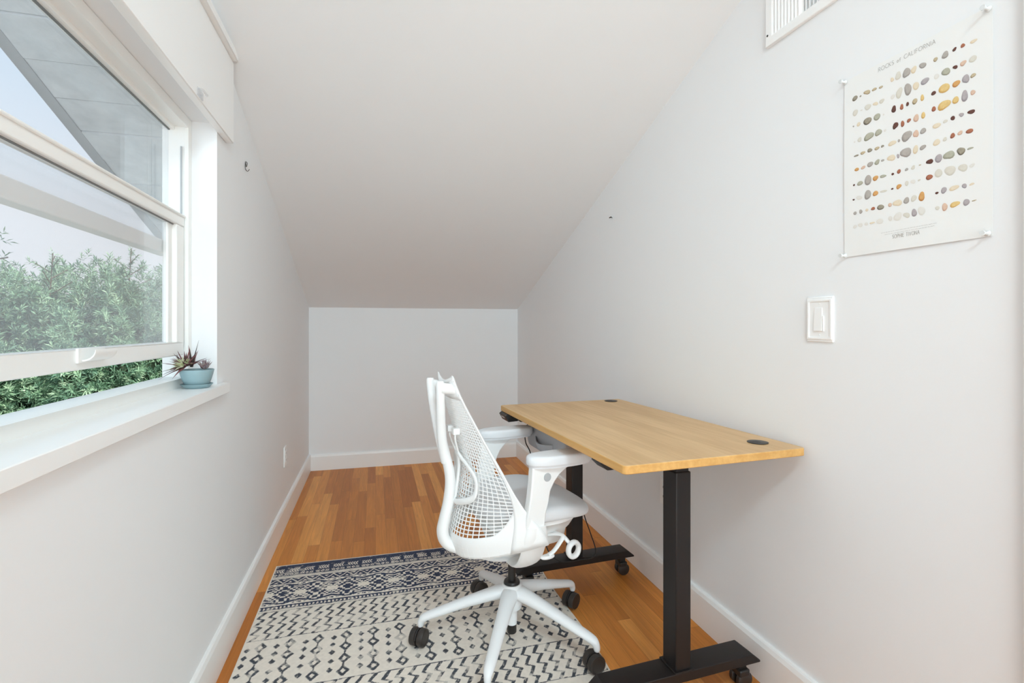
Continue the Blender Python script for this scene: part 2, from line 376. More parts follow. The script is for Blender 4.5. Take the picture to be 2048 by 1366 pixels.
def fast_mesh(name, verts, quads, mat, parent=None, colors=None, attr=None, smooth=True):
    me = bpy.data.meshes.new(name); nv, nf = len(verts), len(quads)
    me.vertices.add(nv); me.vertices.foreach_set('co', np.asarray(verts, np.float32).ravel())
    me.loops.add(nf*4); me.loops.foreach_set('vertex_index', np.asarray(quads, np.int32).ravel())
    me.polygons.add(nf); me.polygons.foreach_set('loop_start', np.arange(0, nf*4, 4, dtype=np.int32))
    if smooth: me.polygons.foreach_set('use_smooth', np.ones(nf, bool))
    me.update(calc_edges=True)
    if colors is not None:
        a = me.attributes.new(attr, 'FLOAT_COLOR', 'POINT')
        c = np.ones((nv, 4), np.float32); c[:, :3] = colors; a.data.foreach_set('color', c.ravel())
    me.materials.append(mat)
    o = bpy.data.objects.new(name, me); COL.objects.link(o)
    if parent is not None: o.parent = parent
    return o

def vnoise(x, y, s, seed):
    r = np.random.default_rng(seed).random((256, 256))
    x, y = x/s, y/s; xi, yi = np.floor(x).astype(int), np.floor(y).astype(int); fx, fy = x-xi, y-yi
    fx, fy = fx*fx*(3-2*fx), fy*fy*(3-2*fy); q = lambda a, b: r[a % 256, b % 256]
    return (q(xi, yi)*(1-fx)+q(xi+1, yi)*fx)*(1-fy)+(q(xi, yi+1)*(1-fx)+q(xi+1, yi+1)*fx)*fy

# ------------------------------------------------------------------ poster
PW, PH = 0.337, 0.472
def PP(x, y, lift=0):
    e = (2*x/PW-1)**2; bow = 0.0012*math.sin(PI*min(max(y/PH, 0), 1))*e + 0.0025*math.sin(PI*min(max(x/PW, 0), 1))*(1-y/PH)**4
    return (-0.002-bow-lift, -x, y)
pst = thing('poster', 'white poster of painted pebbles in rows pinned to the right wall', 'poster', (RR, 1.0752, 1.335))
g = G(); n = 24
vs = [PP(PW*i/n + 0.0015*math.sin(j/n*PI)*(1 if i == n else 0), PH*j/n) for j in range(n+1) for i in range(n+1)]
g.add(vs, [(j*(n+1)+i, j*(n+1)+i+1, (j+1)*(n+1)+i+1, (j+1)*(n+1)+i) for j in range(n) for i in range(n)])
g.obj('paper_sheet', M_PAPER, pst, solid=0.0005, smooth=False)
ROCKS = "312,4135,147,135,k;469,4123,55,41,k;649,4144,172,121,n;845,4131,115,80,n;1015,4108,112,59,n;1299,4161,97,96,c;1444,4183,162,171,p;1641,4163,166,243,g;1809,4151,135,157,c;2008,4153,165,127,g;2284,4149,91,98,n;2484,4147,152,140,g;2669,4171,85,77,b;2830,4166,98,76,r;3034,4152,131,75,c;323,3752,147,166,p;496,3747,66,41,w;670,3756,182,141,p;876,3754,125,99,c;1036,3750,132,108,p;1314,3736,97,115,w;1468,3759,161,237,p;1673,3756,174,280,g;1859,3750,143,184,c;2056,3768,181,145,v;2309,3755,99,124,w;2500,3768,168,174,G;2685,3777,93,86,b;2838,3786,121,110,P;3023,3784,153,125,p;272,3414,46,42,g;419,3414,111,103,c;660,3402,226,182,k;913,3407,176,169,G;1086,3396,40,39,w;1338,3423,126,153,b;1529,3396,94,123,r;1664,3409,74,93,b;1832,3402,116,138,n;1999,3412,87,136,y;2243,3408,100,98,b;2464,3419,241,192,y;2704,3408,154,137,o;2890,3427,127,202,v;3026,3433,95,91,n;306,2991,45,41,w;447,3003,122,113,p;697,2994,246,202,G;949,3002,165,178,G;1121,2991,70,59,w;1377,3010,125,172,b;1548,2987,94,142,r;1696,3009,91,93,r;1863,2998,134,166,P;2021,2999,95,145,y;2247,3050,100,107,r;2460,3049,250,210,y;2693,3057,139,146,y;2868,3070,135,228,v;3023,3077,102,100,P;357,2617,124,52,k;535,2630,131,82,n;724,2633,149,91,k;913,2618,135,79,n;1056,2624,71,69,k;1299,2612,185,125,c;1463,2616,57,76,g;1645,2659,231,243,g;1859,2637,116,193,P;2017,2642,148,118,g;2309,2652,174,115,c;2488,2679,88,79,p;2638,2689,86,103,b;2807,2694,98,85,v;2994,2681,139,92,b;368,2251,135,83,o;546,2249,131,82,P;734,2272,159,131,g;918,2270,145,119,G;1061,2269,81,59,g;1280,2262,186,164,c;1444,2252,67,105,v;1627,2277,250,234,g;1850,2272,125,193,c;2012,2266,139,109,g;2309,2276,165,133,c;2480,2285,96,79,p;2634,2307,109,103,r;2781,2314,107,85,P;2961,2285,147,92,r;289,1865,57,52,b;458,1866,177,103,G;676,1887,193,252,g;876,1880,146,129,o;1071,1874,182,69,G;1314,1857,68,58,b;1463,1875,95,104,r;1645,1868,74,75,g;1796,1869,99,92,p;1951,1881,53,27,n;2163,1892,144,117,b;2350,1904,156,185,v;2564,1909,214,191,G;2800,1916,167,161,k;2975,1916,110,50,G;278,1483,68,42,b;435,1497,178,103,w;670,1515,172,252,g;876,1497,135,139,o;1086,1498,181,59,p;1304,1499,58,48,b;1463,1514,114,123,o;1650,1539,83,122,p;1796,1541,108,102,w;1934,1535,62,46,p;2154,1540,144,126,r;2350,1573,156,194,p;2587,1564,221,208,p;2838,1548,173,169,p;3008,1546,102,75,w;318,1121,90,93,g;480,1127,99,102,g;649,1131,86,71,c;814,1129,126,70,r;1010,1119,173,138,k;1250,1122,98,97,P;1434,1127,210,162,c;1645,1133,148,140,g;1814,1143,126,157,p;1991,1141,148,200,o;2317,1140,74,53,b;2460,1164,113,149,v;2665,1162,186,112,c;2864,1152,90,110,v;3005,1152,110,42,c;318,769,102,93,w;469,781,122,113,w;638,779,97,81,w;793,773,137,50,c;995,773,174,138,w;1260,787,98,125,w;1444,797,219,181,w;1655,785,147,131,p;1827,804,134,166,v;1991,813,166,191,w;2330,800,91,88,p;2480,788,120,166,P;2681,802,186,129,y;2901,793,119,151,v;3045,796,87,25,n"
RC = {'k': ((176, 168, 150), (70, 58, 46)), 'n': ((214, 198, 166), (122, 98, 62)), 'c': ((236, 224, 202), (214, 192, 158)), 'p': ((226, 222, 211), (205, 198, 184)),
      'g': ((190, 183, 176), (142, 134, 128)), 'b': ((112, 72, 62), (62, 34, 28)), 'r': ((186, 120, 92), (116, 58, 42)), 'w': ((232, 229, 223), (222, 216, 206)),
      'v': ((190, 182, 184), (138, 130, 134)), 'G': ((192, 190, 172), (132, 130, 112)), 'P': ((230, 202, 180), (192, 150, 128)), 'y': ((236, 208, 144), (196, 150, 78)), 'o': ((226, 176, 112), (176, 112, 54))}
V, F, Cc = [], [], []
for it in ROCKS.split(';'):
    a = it.split(','); x, y, w, h = [float(q)*1e-4 for q in a[:4]]; c1, c2 = [np.array(lin(q)) for q in RC[a[4]]]
    rr = random.Random(int(x*1e5)+int(y*1e5)); m = 14; o = len(V); tilt = rr.uniform(-0.5, 0.5); ph = rr.uniform(0, 6); ang = rr.uniform(0.03, 0.16)
    for ring in (0.001, 0.5, 0.8, 1.0):
        for i in range(m):
            t = 2*PI*i/m; s = 1+ang*math.sin(2*t+ph)+ang*0.6*math.sin(3*t+2*ph)
            px, py = 0.5*w*ring*s*math.cos(t), 0.5*h*ring*s*math.sin(t)
            V.append(PP(x+px, y+py+0.25*px*tilt, 0.0006))
            k = 0.5-0.5*math.sin(t+0.5) if ring > 0.6 else 0.35*rr.random()
            k = min(1, k*(1.0 if ring > 0.9 else 0.75)+0.15*rr.random()); Cc.append(c1*(1-k)+c2*k)
    for q in range(3):
        for i in range(m): j = (i+1) % m; F.append((o+q*m+i, o+q*m+j, o+(q+1)*m+j, o+(q+1)*m+i))
fast_mesh('printed_artwork', V, F, M_ROCK, pst, np.array(Cc), 'print', smooth=False)
arc = lambda cx, cy, rx, ry, a, b, n=10: [(cx+rx*math.cos(math.radians(a+(b-a)*i/n)), cy+ry*math.sin(math.radians(a+(b-a)*i/n))) for i in range(n+1)]
FONT = {'R': (0.58, [[(0, 0), (0, 1), (0.25, 1)] + arc(0.25, 0.75, 0.25, 0.25, 90, -90) + [(0, 0.5)], [(0.22, 0.5), (0.55, 0)]]), 'O': (0.86, [arc(0.42, 0.5, 0.42, 0.5, 90, 450, 20)]),
        'C': (0.68, [arc(0.45, 0.5, 0.45, 0.5, 50, 310, 14)]), 'K': (0.6, [[(0, 0), (0, 1)], [(0.52, 1), (0, 0.45)], [(0.14, 0.58), (0.56, 0)]]),
        'S': (0.5, [arc(0.25, 0.75, 0.23, 0.25, 40, 250, 8) + arc(0.25, 0.25, 0.25, 0.25, 70, -140, 8)]), 'o': (0.42, [arc(0.2, 0.26, 0.2, 0.26, 90, 450, 14)]),
        'f': (0.34, [arc(0.26, 0.62, 0.14, 0.16, 60, 180, 5) + [(0.12, -0.1)], [(0, 0.42), (0.26, 0.42)]]), 'A': (0.72, [[(0, 0), (0.35, 1), (0.7, 0)], [(0.13, 0.36), (0.57, 0.36)]]),
        'L': (0.45, [[(0, 1), (0, 0), (0.42, 0)]]), 'I': (0.1, [[(0.04, 0), (0.04, 1)]]), 'F': (0.46, [[(0, 0), (0, 1), (0.44, 1)], [(0, 0.52), (0.38, 0.52)]]),
        'N': (0.68, [[(0, 0), (0, 1), (0.64, 0), (0.64, 1)]]), 'P': (0.54, [[(0, 0), (0, 1), (0.25, 1)] + arc(0.25, 0.74, 0.25, 0.26, 90, -90) + [(0, 0.48)]]),
        'H': (0.64, [[(0, 0), (0, 1)], [(0.6, 0), (0.6, 1)], [(0, 0.5), (0.6, 0.5)]]), 'E': (0.48, [[(0.46, 1), (0, 1), (0, 0), (0.46, 0)], [(0, 0.52), (0.38, 0.52)]]),
        'T': (0.6, [[(0, 1), (0.58, 1)], [(0.29, 1), (0.29, 0)]]), 'V': (0.68, [[(0, 1), (0.33, 0), (0.66, 1)]]), ' ': (0.35, [])}
def ribbon(g, pts, w, T):
    for (a, b) in zip(pts, pts[1:]):
        dx, dy = b[0]-a[0], b[1]-a[1]; L = math.hypot(dx, dy) or 1; nx, ny = -dy/L*w, dx/L*w; ex, ey = dx/L*w*0.6, dy/L*w*0.6
        g.add([T(a[0]-ex+nx, a[1]-ey+ny), T(b[0]+ex+nx, b[1]+ey+ny), T(b[0]+ex-nx, b[1]+ey-ny), T(a[0]-ex-nx, a[1]-ey-ny)], [(0, 1, 2, 3)])
def lettering(name, text, x0, x1, y, h, w, gap=0.24):
    tot = sum(FONT[c][0]+gap for c in text)-gap; s = (x1-x0)/tot; g = G(); x = 0
    for c in text:
        for pl in FONT[c][1]: ribbon(g, [(x0+(x+p[0])*s, y+p[1]*h) for p in pl], w, lambda a, b: PP(a, b, 0.0006))
        x += FONT[c][0]+gap
    return g.obj(name, M_INK, pst, smooth=False)
lettering('title_lettering', 'ROCKS of CALIFORNIA', 0.095, 0.228, 0.4515, 0.0098, 0.00042)
lettering('artist_lettering', 'SOPHIE TIVONA', 0.132, 0.195, 0.0288, 0.0088, 0.00042)
g = G(); rr = random.Random(4)
for (y, x0, x1) in ((0.0466, 0.103, 0.225), (0.0412, 0.112, 0.220)):   # illegible fine print
    x = x0
    while x < x1:
        L = rr.uniform(0.003, 0.009); ribbon(g, [(x+i*L/4, y+(0.0006 if i % 2 else 0)) for i in range(5)], 0.00022, lambda a, b: PP(a, b, 0.0006)); x += L+0.0016
g.obj('fine_print', M_INK, pst, smooth=False)
M_PIN = plain('clear_white_pin', (222, 224, 224), 0.15, coat=0.5)
for nm, px, py in (('top left', 0.004, 0.468), ('top right', 0.331, 0.466), ('bottom left', 0.004, 0.004), ('bottom right', 0.330, 0.006)):
    t = thing('push_pin', 'clear push pin holding the %s corner of the pebble poster' % nm, 'push pin', (RR, 1.0752-px, 1.335+py), 0, 'push pins on the poster corners')
    G().lathe([(0, -0.022), (0.0052, -0.022), (0.0054, -0.0195), (0.0032, -0.018), (0.0027, -0.011), (0.0040, -0.0075), (0.0062, -0.0062), (0.0062, -0.0048), (0, -0.0048)], (0, 0, 0), 14, 'x').obj('pin_head', M_PIN, t)
    G().tube([(-0.006, 0, 0), (0.004, 0, 0)], 0.0006, 6).obj('needle', M_METAL, t)

# ------------------------------------------------------------------ rug
RX0, RX1, RY1, RY0 = -0.457, 0.757, 2.616, 0.79
def rug_pattern(u, v):
    """u across from the left edge, v down from the far edge; returns ink 0..1 and navy share"""
    ink = np.zeros_like(u); fade = vnoise(u, v, 0.012, 1)*0.5+vnoise(u, v, 0.045, 2)*0.5; fine = vnoise(u, v, 0.005, 3)
    wob = (vnoise(u, v, 0.02, 5)-0.5)*0.004; U, Vv = u+wob, v+(vnoise(u, v, 0.02, 6)-0.5)*0.003
    def zone(a, b): return (Vv >= a) & (Vv < b)
    def tri(x, p): return np.abs(((x/p) % 1)-0.5)*2          # 0..1..0
    def put(mask, val=1.0): ink[mask] = val
    for base, sgn in ((0.0, 1), (1.826, -1)):                # the far end and, mirrored, the near end
        q = (Vv-base)*sgn
        def zq(a, b): return (q >= a) & (q < b) & ((v > 1.085) if sgn < 0 else (v < 1.085))
        put(zq(0.006, 0.115)); band = zq(0.036, 0.115)
        a1 = zq(0.038, 0.085); x = (U % 0.066); y = np.abs(q-0.061)
        arrow = a1 & (((x-0.6*y) % 0.011) < 0.0052) & (x < 0.046) & (y < 0.017); put(arrow, 0)
        a2 = zq(0.083, 0.114); x2 = ((U+0.02) % 0.068)-0.034; y2 = q-0.099
        d = np.abs(x2)+np.abs(y2)*0.9
        put(a2 & (d > 0.0045) & (d < 0.010), 0); put(a2 & (np.abs(x2) > 0.012) & (np.abs(x2) < 0.029) & (((np.abs(x2)+np.abs(y2)*0.8) % 0.0085) < 0.0042) & (np.abs(y2) < 0.010), 0)
        put(zq(0.115, 0.190), 0); put(zq(0.118, 0.1205)); put(zq(0.129, 0.1315)); put(zq(0.139, 0.188))
        zz = 0.144+0.038*tri(U+0.0, 0.060)                   # zig-zag line
        put(zq(0.139, 0.188) & (np.abs(q-zz) < 0.0040), 0)
        t1 = tri(U, 0.060); put(zq(0.1475, 0.168) & ((q-0.1475) < (t1-0.68)*0.038), 0); put(zq(0.160, 0.1800) & ((0.1800-q) < (0.32-t1)*0.038), 0)
        put(zq(0.188, 0.194), 0)
        # stepped medallions
        k = zq(0.194, 0.362); yy = q-0.278; st = 0.0105
        per = 0.131; cell = np.floor((U-0.012)/per); xx = ((U-0.012) % per)-per/2
        sx = np.floor(np.abs(xx)/st)*st; sy = np.floor(np.abs(yy)/st)*st; D = sx/(per/2)+sy/0.084
        odd = (cell % 2) == 1
        put(k); put(k & (D >= 0.66) & (D < 0.80), 0)
        put(k & odd & (D < 0.40), 0); put(k & odd & (D < 0.17)); put(k & ~odd & (D < 0.34) & (D > 0.20), 0)
        ax = np.abs(np.abs(xx)-per/2)                           # distance from the gap between medallions
        D2 = np.floor(ax/st)*st/(per/2)+np.floor(np.abs(np.abs(yy)-0.084)/st)*st/0.084
        ch = np.abs(np.abs(yy)-0.048-0.33*ax); put(k & (D >= 0.98) & (ch < 0.0034) & (ax < 0.036), 0)
        ch = np.abs(np.abs(yy)-0.069-0.33*ax); put(k & (D >= 0.98) & (ch < 0.0030) & (ax < 0.050), 0)
        put(k & (D >= 0.98) & (D < 1.10) & (np.abs(yy) < 0.05), 0)
        put(k & (np.abs(yy) < 0.021-0.55*ax) , 0)
        put(k & (np.abs(yy) > 0.076+0.0*ax) & (((xx+0.2) % 0.021) < 0.0105) & (np.abs(xx) > 0.02), 0)
        put(zq(0.362, 0.374), 0); put(zq(0.372, 0.403))
        xl = (U % 0.0155); yl = q-0.3875
        put(zq(0.378, 0.397) & (xl > 0.0035) & (xl < 0.0115) & (np.abs(yl) < 0.0075*np.clip((0.0135-xl)/0.006, 0, 1)), 0); put(zq(0.403, 0.411), 0)
        put(zq(0.3985, 0.4005), 0)
        # running zig-zags
        for a, b in ((0.414, 0.603), (0.889, 1.076)):
            if sgn < 0 and a > 0.6: continue
            z = zq(a, b); ph = ((q-a)/0.052) % 1; off = np.where(ph < 0.76, 0.5-ph/0.76, -0.5+(ph-0.76)/0.24)*0.024
            xs = (U-off-0.004) % 0.0425
            put(z & (np.abs(xs-0.021) < 0.0066)); put(zq(a-0.001, a+0.0025)); put(zq(b-0.002, b+0.002))
        # diamond columns
        z = zq(0.62, 0.875) if sgn > 0 else np.zeros_like(q, bool)
        for (ox, per2, ys, rad, hole) in ((0.0625, 0.0967, (0.648, 0.714, 0.783, 0.85), 0.0245, True), (0.019, 0.0967, (0.655, 0.698, 0.742, 0.793, 0.838), 0.0125, False)):
            xx = ((U-ox+per2/2) % per2)-per2/2
            for yc in ys:
                d = np.abs(xx)*1.12+np.abs(q-yc)*0.82
                put(z & (d < rad)); 
                if hole: put(z & (d < rad*0.42), 0)
            if hole: put(z & (np.abs(xx) < 0.0032) & (q > 0.63) & (q < 0.866) & (np.abs(np.abs(((q-0.648) % 0.0675)-0.03375)) < 0.008))
    wear = np.clip((fade-0.20)/0.26, 0.30, 1)*np.clip((fine-0.02)/0.2, 0.45, 1)
    w2 = np.where((v > 0.41), wear, np.clip(wear*1.2+0.3, 0, 1))
    return ink*w2
def rug():
    xs = np.concatenate([[RX0], np.arange(RX0+0.0008, RX1-0.0008, 0.0024), [RX1]])
    ys = np.concatenate([[RY1], np.arange(RY1-0.0008, 1.40, -0.0024), np.arange(1.395, RY0+0.001, -0.0048), [RY0]])
    X, Y = np.meshgrid(xs, ys); u, v = X-RX0, RY1-Y
    ink = rug_pattern(u, v); ink[(u < 0.007) | (u > RX1-RX0-0.008) | (v < 0.006)] = 0
    cream = np.array(lin((238, 229, 217))); navy = np.array(lin((50, 58, 82))); grey = np.array(lin((68, 72, 80)))
    dk = np.where((v > 0.41)[..., None], grey, navy); cn = 0.94+0.1*vnoise(u, v, 0.008, 9)[..., None]
    col = cream*cn*(1-ink[..., None])+dk*ink[..., None]
    Xw = X+0.006*np.sin(v*9)*np.clip((u-0.9)/0.3, 0, 1)
    edge = np.minimum.reduce([u, RX1-RX0-u, v, Y-RY0])
    Z = 0.0075*np.clip(edge/0.0008, 0.05, 1)+0.0006*(vnoise(u, v, 0.09, 11)-0.5)*np.clip(edge/0.02, 0, 1)
    ny, nx = X.shape; idx = np.arange(ny*nx).reshape(ny, nx)
    q = np.stack([idx[1:, :-1], idx[1:, 1:], idx[:-1, 1:], idx[:-1, :-1]], -1).reshape(-1, 4)
    o = fast_mesh('area_rug', np.stack([Xw, Y, Z], -1).reshape(-1, 3), q, M_RUG, None, col.reshape(-1, 3), 'pattern')
    tag(o, 'cream and navy printed rug with zigzag and diamond bands on the wood floor', 'rug')
rug()

# ------------------------------------------------------------------ desk
desk = thing('standing_desk', 'standing desk with light wood top and black steel legs by the right wall', 'desk', (0.868, 1.685, 0), math.radians(3.6))
def rrect(hx, hy, r, n=6):
    p = []
    for (cx, cy, a) in ((hx-r, hy-r, 0), (-hx+r, hy-r, 90), (-hx+r, -hy+r, 180), (hx-r, -hy+r, 270)):
        p += arc(cx, cy, r, r, a, a+90, n)
    return p
DT = 0.800
top = G().prism(rrect(0.300, 0.520, 0.014), lambda p, t: (p[0], p[1], t), DT-0.023, DT).obj('tabletop', M_TOP, desk, bevel=0.0025)
top.data.materials.append(M_EDGE)
for p in top.data.polygons:
    if abs(p.normal.z) < 0.5: p.material_index = 1
for gx, gy in ((0.245, -0.31), (0.243, 0.445)):
    pass
cs, sn = math.cos(math.radians(3.6)), math.sin(math.radians(3.6))
def dl(x, y): dx, dy = x-0.868, y-1.685; return (dx*cs+dy*sn, -dx*sn+dy*cs)
for wx, wy in ((1.066, 2.165), (1.113, 1.277)):
    x, y = dl(wx, wy)
    gr = G().lathe([(0, 0), (0.027, 0), (0.030, 0.0015), (0.030, 0.0022), (0.0265, 0.003), (0, 0.003)], (x, y, DT), 32).obj('cable_grommet', M_BLKPL, desk)
    G().prism([(-0.009, -0.004), (0.009, -0.004), (0.009, 0.026), (-0.009, 0.026)], lambda p, t: (x-p[1]*0.9, y+p[0], t), DT+0.0028, DT+0.0034).obj('cord_slot', M_DARKSLOT, gr, smooth=False)
zt = 0.119
for ly, lx in ((-0.327, 0.0), (0.437, 0.024)):
    G().box((lx-0.027, ly-0.033, zt-0.004), (lx+0.027, ly+0.033, 0.714)).obj('leg', M_BLACK, desk, bevel=0.004)
    G().box((lx-0.023, ly-0.028, 0.70), (lx+0.023, ly+0.028, 0.772)).obj('inner_column', M_BLACK, desk, bevel=0.003)
    ft = G().prism([(-0.285, zt-0.030), (0.285, zt-0.030), (0.285, zt-0.024), (0.255, zt), (-0.255, zt), (-0.285, zt-0.024)], lambda p, t: (lx+p[0], ly+t, p[1]), -0.040, 0.040).obj('foot', M_BLACK, desk, bevel=0.002)
    G().box((lx-0.034, ly-0.041, zt), (lx+0.034, ly+0.041, zt+0.004)).obj('foot_plate', M_BLACK, ft, bevel=0.001)
    G().prism([(-0.275, 0.7765), (0.275, 0.7765), (0.275, 0.760), (0.255, 0.741), (-0.255, 0.741), (-0.275, 0.760)], lambda p, t: (lx*0.5+p[0], ly+t, p[1]), -0.03, 0.03).obj('top_bracket', M_BLACK, desk, bevel=0.0015)
    for cx in (-0.222, 0.240):
        z0 = 0.0275+(0.0075 if lx+cx+0.868 < 0.80 else 0)
        c = G().box((lx+cx-0.016, ly-0.014, z0+0.027), (lx+cx+0.016, ly+0.014, zt-0.029)).box((lx+cx-0.019, ly-0.0245, z0+0.012), (lx+cx+0.019, ly+0.0245, z0+0.034)).obj('caster', M_BLKPL, desk, bevel=0.004)
        for q in (-1, 1):
            G().lathe([(0, q*0.006), (0.022, q*0.006), (0.027, q*0.009), (0.027, q*0.021), (0.022, q*0.024), (0, q*0.024)], (lx+cx+0.004, ly, z0), 24, 'y').obj('wheel', M_WHEEL, c)
g = G()
for bx in (-0.115, 0.10): g.box((bx-0.016, -0.36, 0.752), (bx+0.016, 0.46, 0.7765))
g.obj('crossbeam', M_BLACK, desk, bevel=0.002)
# keypad under the far left corner
t = G(); P0 = [(-0.300, 0.7765), (-0.240, 0.7765), (-0.240, 0.757), (-0.254, 0.744), (-0.295, 0.742), (-0.310, 0.768)]
t.prism(P0, lambda p, s: (p[0], s, p[1]), 0.415, 0.505); kp = t.obj('height_keypad', M_BLKPL, desk, bevel=0.002)
G().add([(-0.3025, 0.445, 0.7545), (-0.3025, 0.485, 0.7545), (-0.3060, 0.485, 0.7605), (-0.3060, 0.445, 0.7605)], [(0, 1, 2, 3)]).obj('keypad_display', M_SCREEN, kp, solid=0.002, smooth=False)

# felt drawer under the desk
drw = thing('under_desk_drawer', 'grey felt drawer with a pull strap hanging under the desktop', 'drawer', desk.location, desk.rotation_euler[2])
poly = []
y0, y1, zb, zt2 = 0.020, 0.402, 0.648, 0.765
poly += [(y0, zt2), (y1, zt2)] + arc(y1-0.03, zb+0.03, 0.03, 0.03, 0, -90, 6) + arc(y0+0.03, zb+0.03, 0.03, 0.03, -90, -180, 6)
G().prism(poly, lambda p, s: (s, p[0], p[1]), -0.215, -0.135).obj('drawer_body', M_FELT, drw, bevel=0.006, seg=3)
G().box((-0.208, y0+0.01, 0.765), (-0.145, y1-0.01, 0.7765)).obj('slide_rail', M_BLACK, drw, smooth=False)
rings = []
for i in range(13):
    y = 0.125+0.175*i/12; b = 0.020*math.sin(PI*i/12)
    rings.append([(-0.2155-b, y, 0.668), (-0.2185-b*1.25, y, 0.702-0.010*math.sin(PI*i/12)), (-0.2150-b*1.15, y, 0.703-0.010*math.sin(PI*i/12)), (-0.2125-b*0.9, y, 0.668)])
G().loft(rings).obj('pull_strap', M_FELT, drw, bevel=0.001)

# black power cord hanging from the desk and looping over the far foot
cp = [(0.70, 2.16, 0.745), (0.650, 2.165, 0.70), (0.648, 2.165, 0.635), (0.669, 2.16, 0.585), (0.680, 2.155, 0.50), (0.695, 2.12, 0.36), (0.712, 2.085, 0.22), (0.728, 2.066, 0.168), (0.77, 2.058, 0.133), (0.82, 2.062, 0.1235), (0.875, 2.068, 0.1225), (0.928, 2.07, 0.124), (0.953, 2.09, 0.150), (0.950, 2.14, 0.205), (0.936, 2.19, 0.29), (0.92, 2.215, 0.45), (0.90, 2.22, 0.66), (0.86, 2.2, 0.755)]
tag(G().tube(smooth_path(cp, 6), 0.0026, 8).obj('power_cord', M_BLKPL), 'thin black power cord dangling under the desk and looping over its foot', 'cord')
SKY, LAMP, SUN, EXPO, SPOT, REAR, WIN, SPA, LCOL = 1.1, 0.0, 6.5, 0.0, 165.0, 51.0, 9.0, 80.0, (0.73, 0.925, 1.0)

# ------------------------------------------------------------------ office chair
RUGZ = 0.0078
chair = thing('office_chair', 'white office chair with an open mesh back on the patterned rug', 'chair', (0.482, 1.786, RUGZ), math.atan2(0.164, 0.986))
OY = -0.026
C3 = lambda f, l, h: (f, l+OY, h-RUGZ)
def interp(ts, tab, t):
    """smooth interpolation of rows in tab at parameter t"""
    P = np.array(tab, float); i = int(np.clip(np.searchsorted(ts, t)-1, 0, len(ts)-2))
    m = np.zeros_like(P)
    for k in range(len(P)):
        a, b = max(k-1, 0), min(k+1, len(P)-1); m[k] = (P[b]-P[a])/(ts[b]-ts[a])
    h = ts[i+1]-ts[i]; s = (t-ts[i])/h
    return (2*s**3-3*s**2+1)*P[i]+(s**3-2*s**2+s)*h*m[i]+(-2*s**3+3*s**2)*P[i+1]+(s**3-s**2)*h*m[i+1]
#            t     edge f    l      h      centre f   h
BT = [0.0, 0.12, 0.32, 0.50, 0.64, 0.78, 0.90, 1.0]
BE = [(-0.262, 0.082, 0.988, -0.268, 0.968), (-0.236, 0.096, 0.915, -0.256, 0.905), (-0.176, 0.138, 0.785, -0.222, 0.795), (-0.128, 0.180, 0.683, -0.198, 0.690),
      (-0.088, 0.208, 0.601, -0.206, 0.600), (-0.048, 0.224, 0.540, -0.228, 0.512), (-0.014, 0.238, 0.500, -0.243, 0.438), (0.006, 0.242, 0.455, -0.234, 0.388)]
def back_pt(u, t, out=0.0):
    ef, el, eh, cf, ch_ = interp(BT, BE, t); w = abs(u)**(2.0+0.7*max(0.0, min(1.0, (t-0.6)/0.3)))
    return np.array([cf+(ef-cf)*w-out, el*u, ch_+(eh-ch_)*w])
NU, NV = 28, 62
tv = [0.0]
for k in range(NV): tv.append(tv[-1]+(0.45+1.0*min(1, (k/NV)*1.5)))
tv = [q/tv[-1] for q in tv]
us = [-1+2*i/NU for i in range(NU+1)]
GR = np.array([[C3(*back_pt(u, t)) for u in us] for t in tv])      # rows x columns of strand crossings
g = G()
for i in range(NU+1):                                             # strands running down
    sp_ = np.linalg.norm(np.roll(GR, -1, 1)[:, min(i, NU-1)]-GR[:, min(i, NU-1)], axis=1)
    g.tube([tuple(q) for q in GR[:, i]], [(min(0.0023, 0.47*s_), 0.0017) for s_ in sp_], 6, up=(1, 0, 0.3))
for j in range(NV+1):                                             # strands running across
    jj = min(j, NV-1); sp_ = np.linalg.norm(GR[jj+1]-GR[jj], axis=1)
    g.tube([tuple(q) for q in GR[j]], [(min(0.0022, 0.47*s_), 0.0018) for s_ in sp_], 6, up=(1, 0, 0.35))
bm_o = g.obj('back_mesh', M_CHAIR, chair)
# solid lower rim and side panels of the shell
t_solid = lambda u: 0.875-0.24*max(0, (abs(u)-0.70)/0.30)**1.5-0.03*abs(u)**3
g = G(); nu, nt = 48, 10; vs = []
for j in range(nt+1):
    for i in range(nu+1):
        u = -1+2*i/nu; a = t_solid(u); vs.append(C3(*back_pt(u, a+(1-a)*j/nt, -0.0012)))
g.add(vs, [(j*(nu+1)+i, j*(nu+1)+i+1, (j+1)*(nu+1)+i+1, (j+1)*(nu+1)+i) for j in range(nt) for i in range(nu)])
g.obj('back_shell', M_CHAIR, chair, solid=0.005)
wd = lambda t: 0.42*max(0, t-0.55)**1.2+0.05*max(0, 0.2-t)
for s in (-1, 1):
    g = G()
    for a, b in ((0.955, 1.0),):
        vs = [C3(*back_pt(s*(a-wd(t)+(b-a+wd(t))*i/5), t, -0.001)) for t in [0.02+0.978*k/24 for k in range(25)] for i in range(6)]
        g.add(vs, [(k*6+i, k*6+i+1, (k+1)*6+i+1, (k+1)*6+i) for k in range(24) for i in range(5)])
    g.obj('side_border', M_CHAIR, chair, solid=0.006)
vs = [C3(*back_pt(-1+2*i/16, 0.003+0.095*j/5+0.03*j/5*abs(-1+2*i/16), -0.001)) for j in range(6) for i in range(17)]
G().add(vs, [(j*17+i, j*17+i+1, (j+1)*17+i+1, (j+1)*17+i) for j in range(5) for i in range(16)]).obj('top_panel', M_CHAIR, chair, solid=0.006)
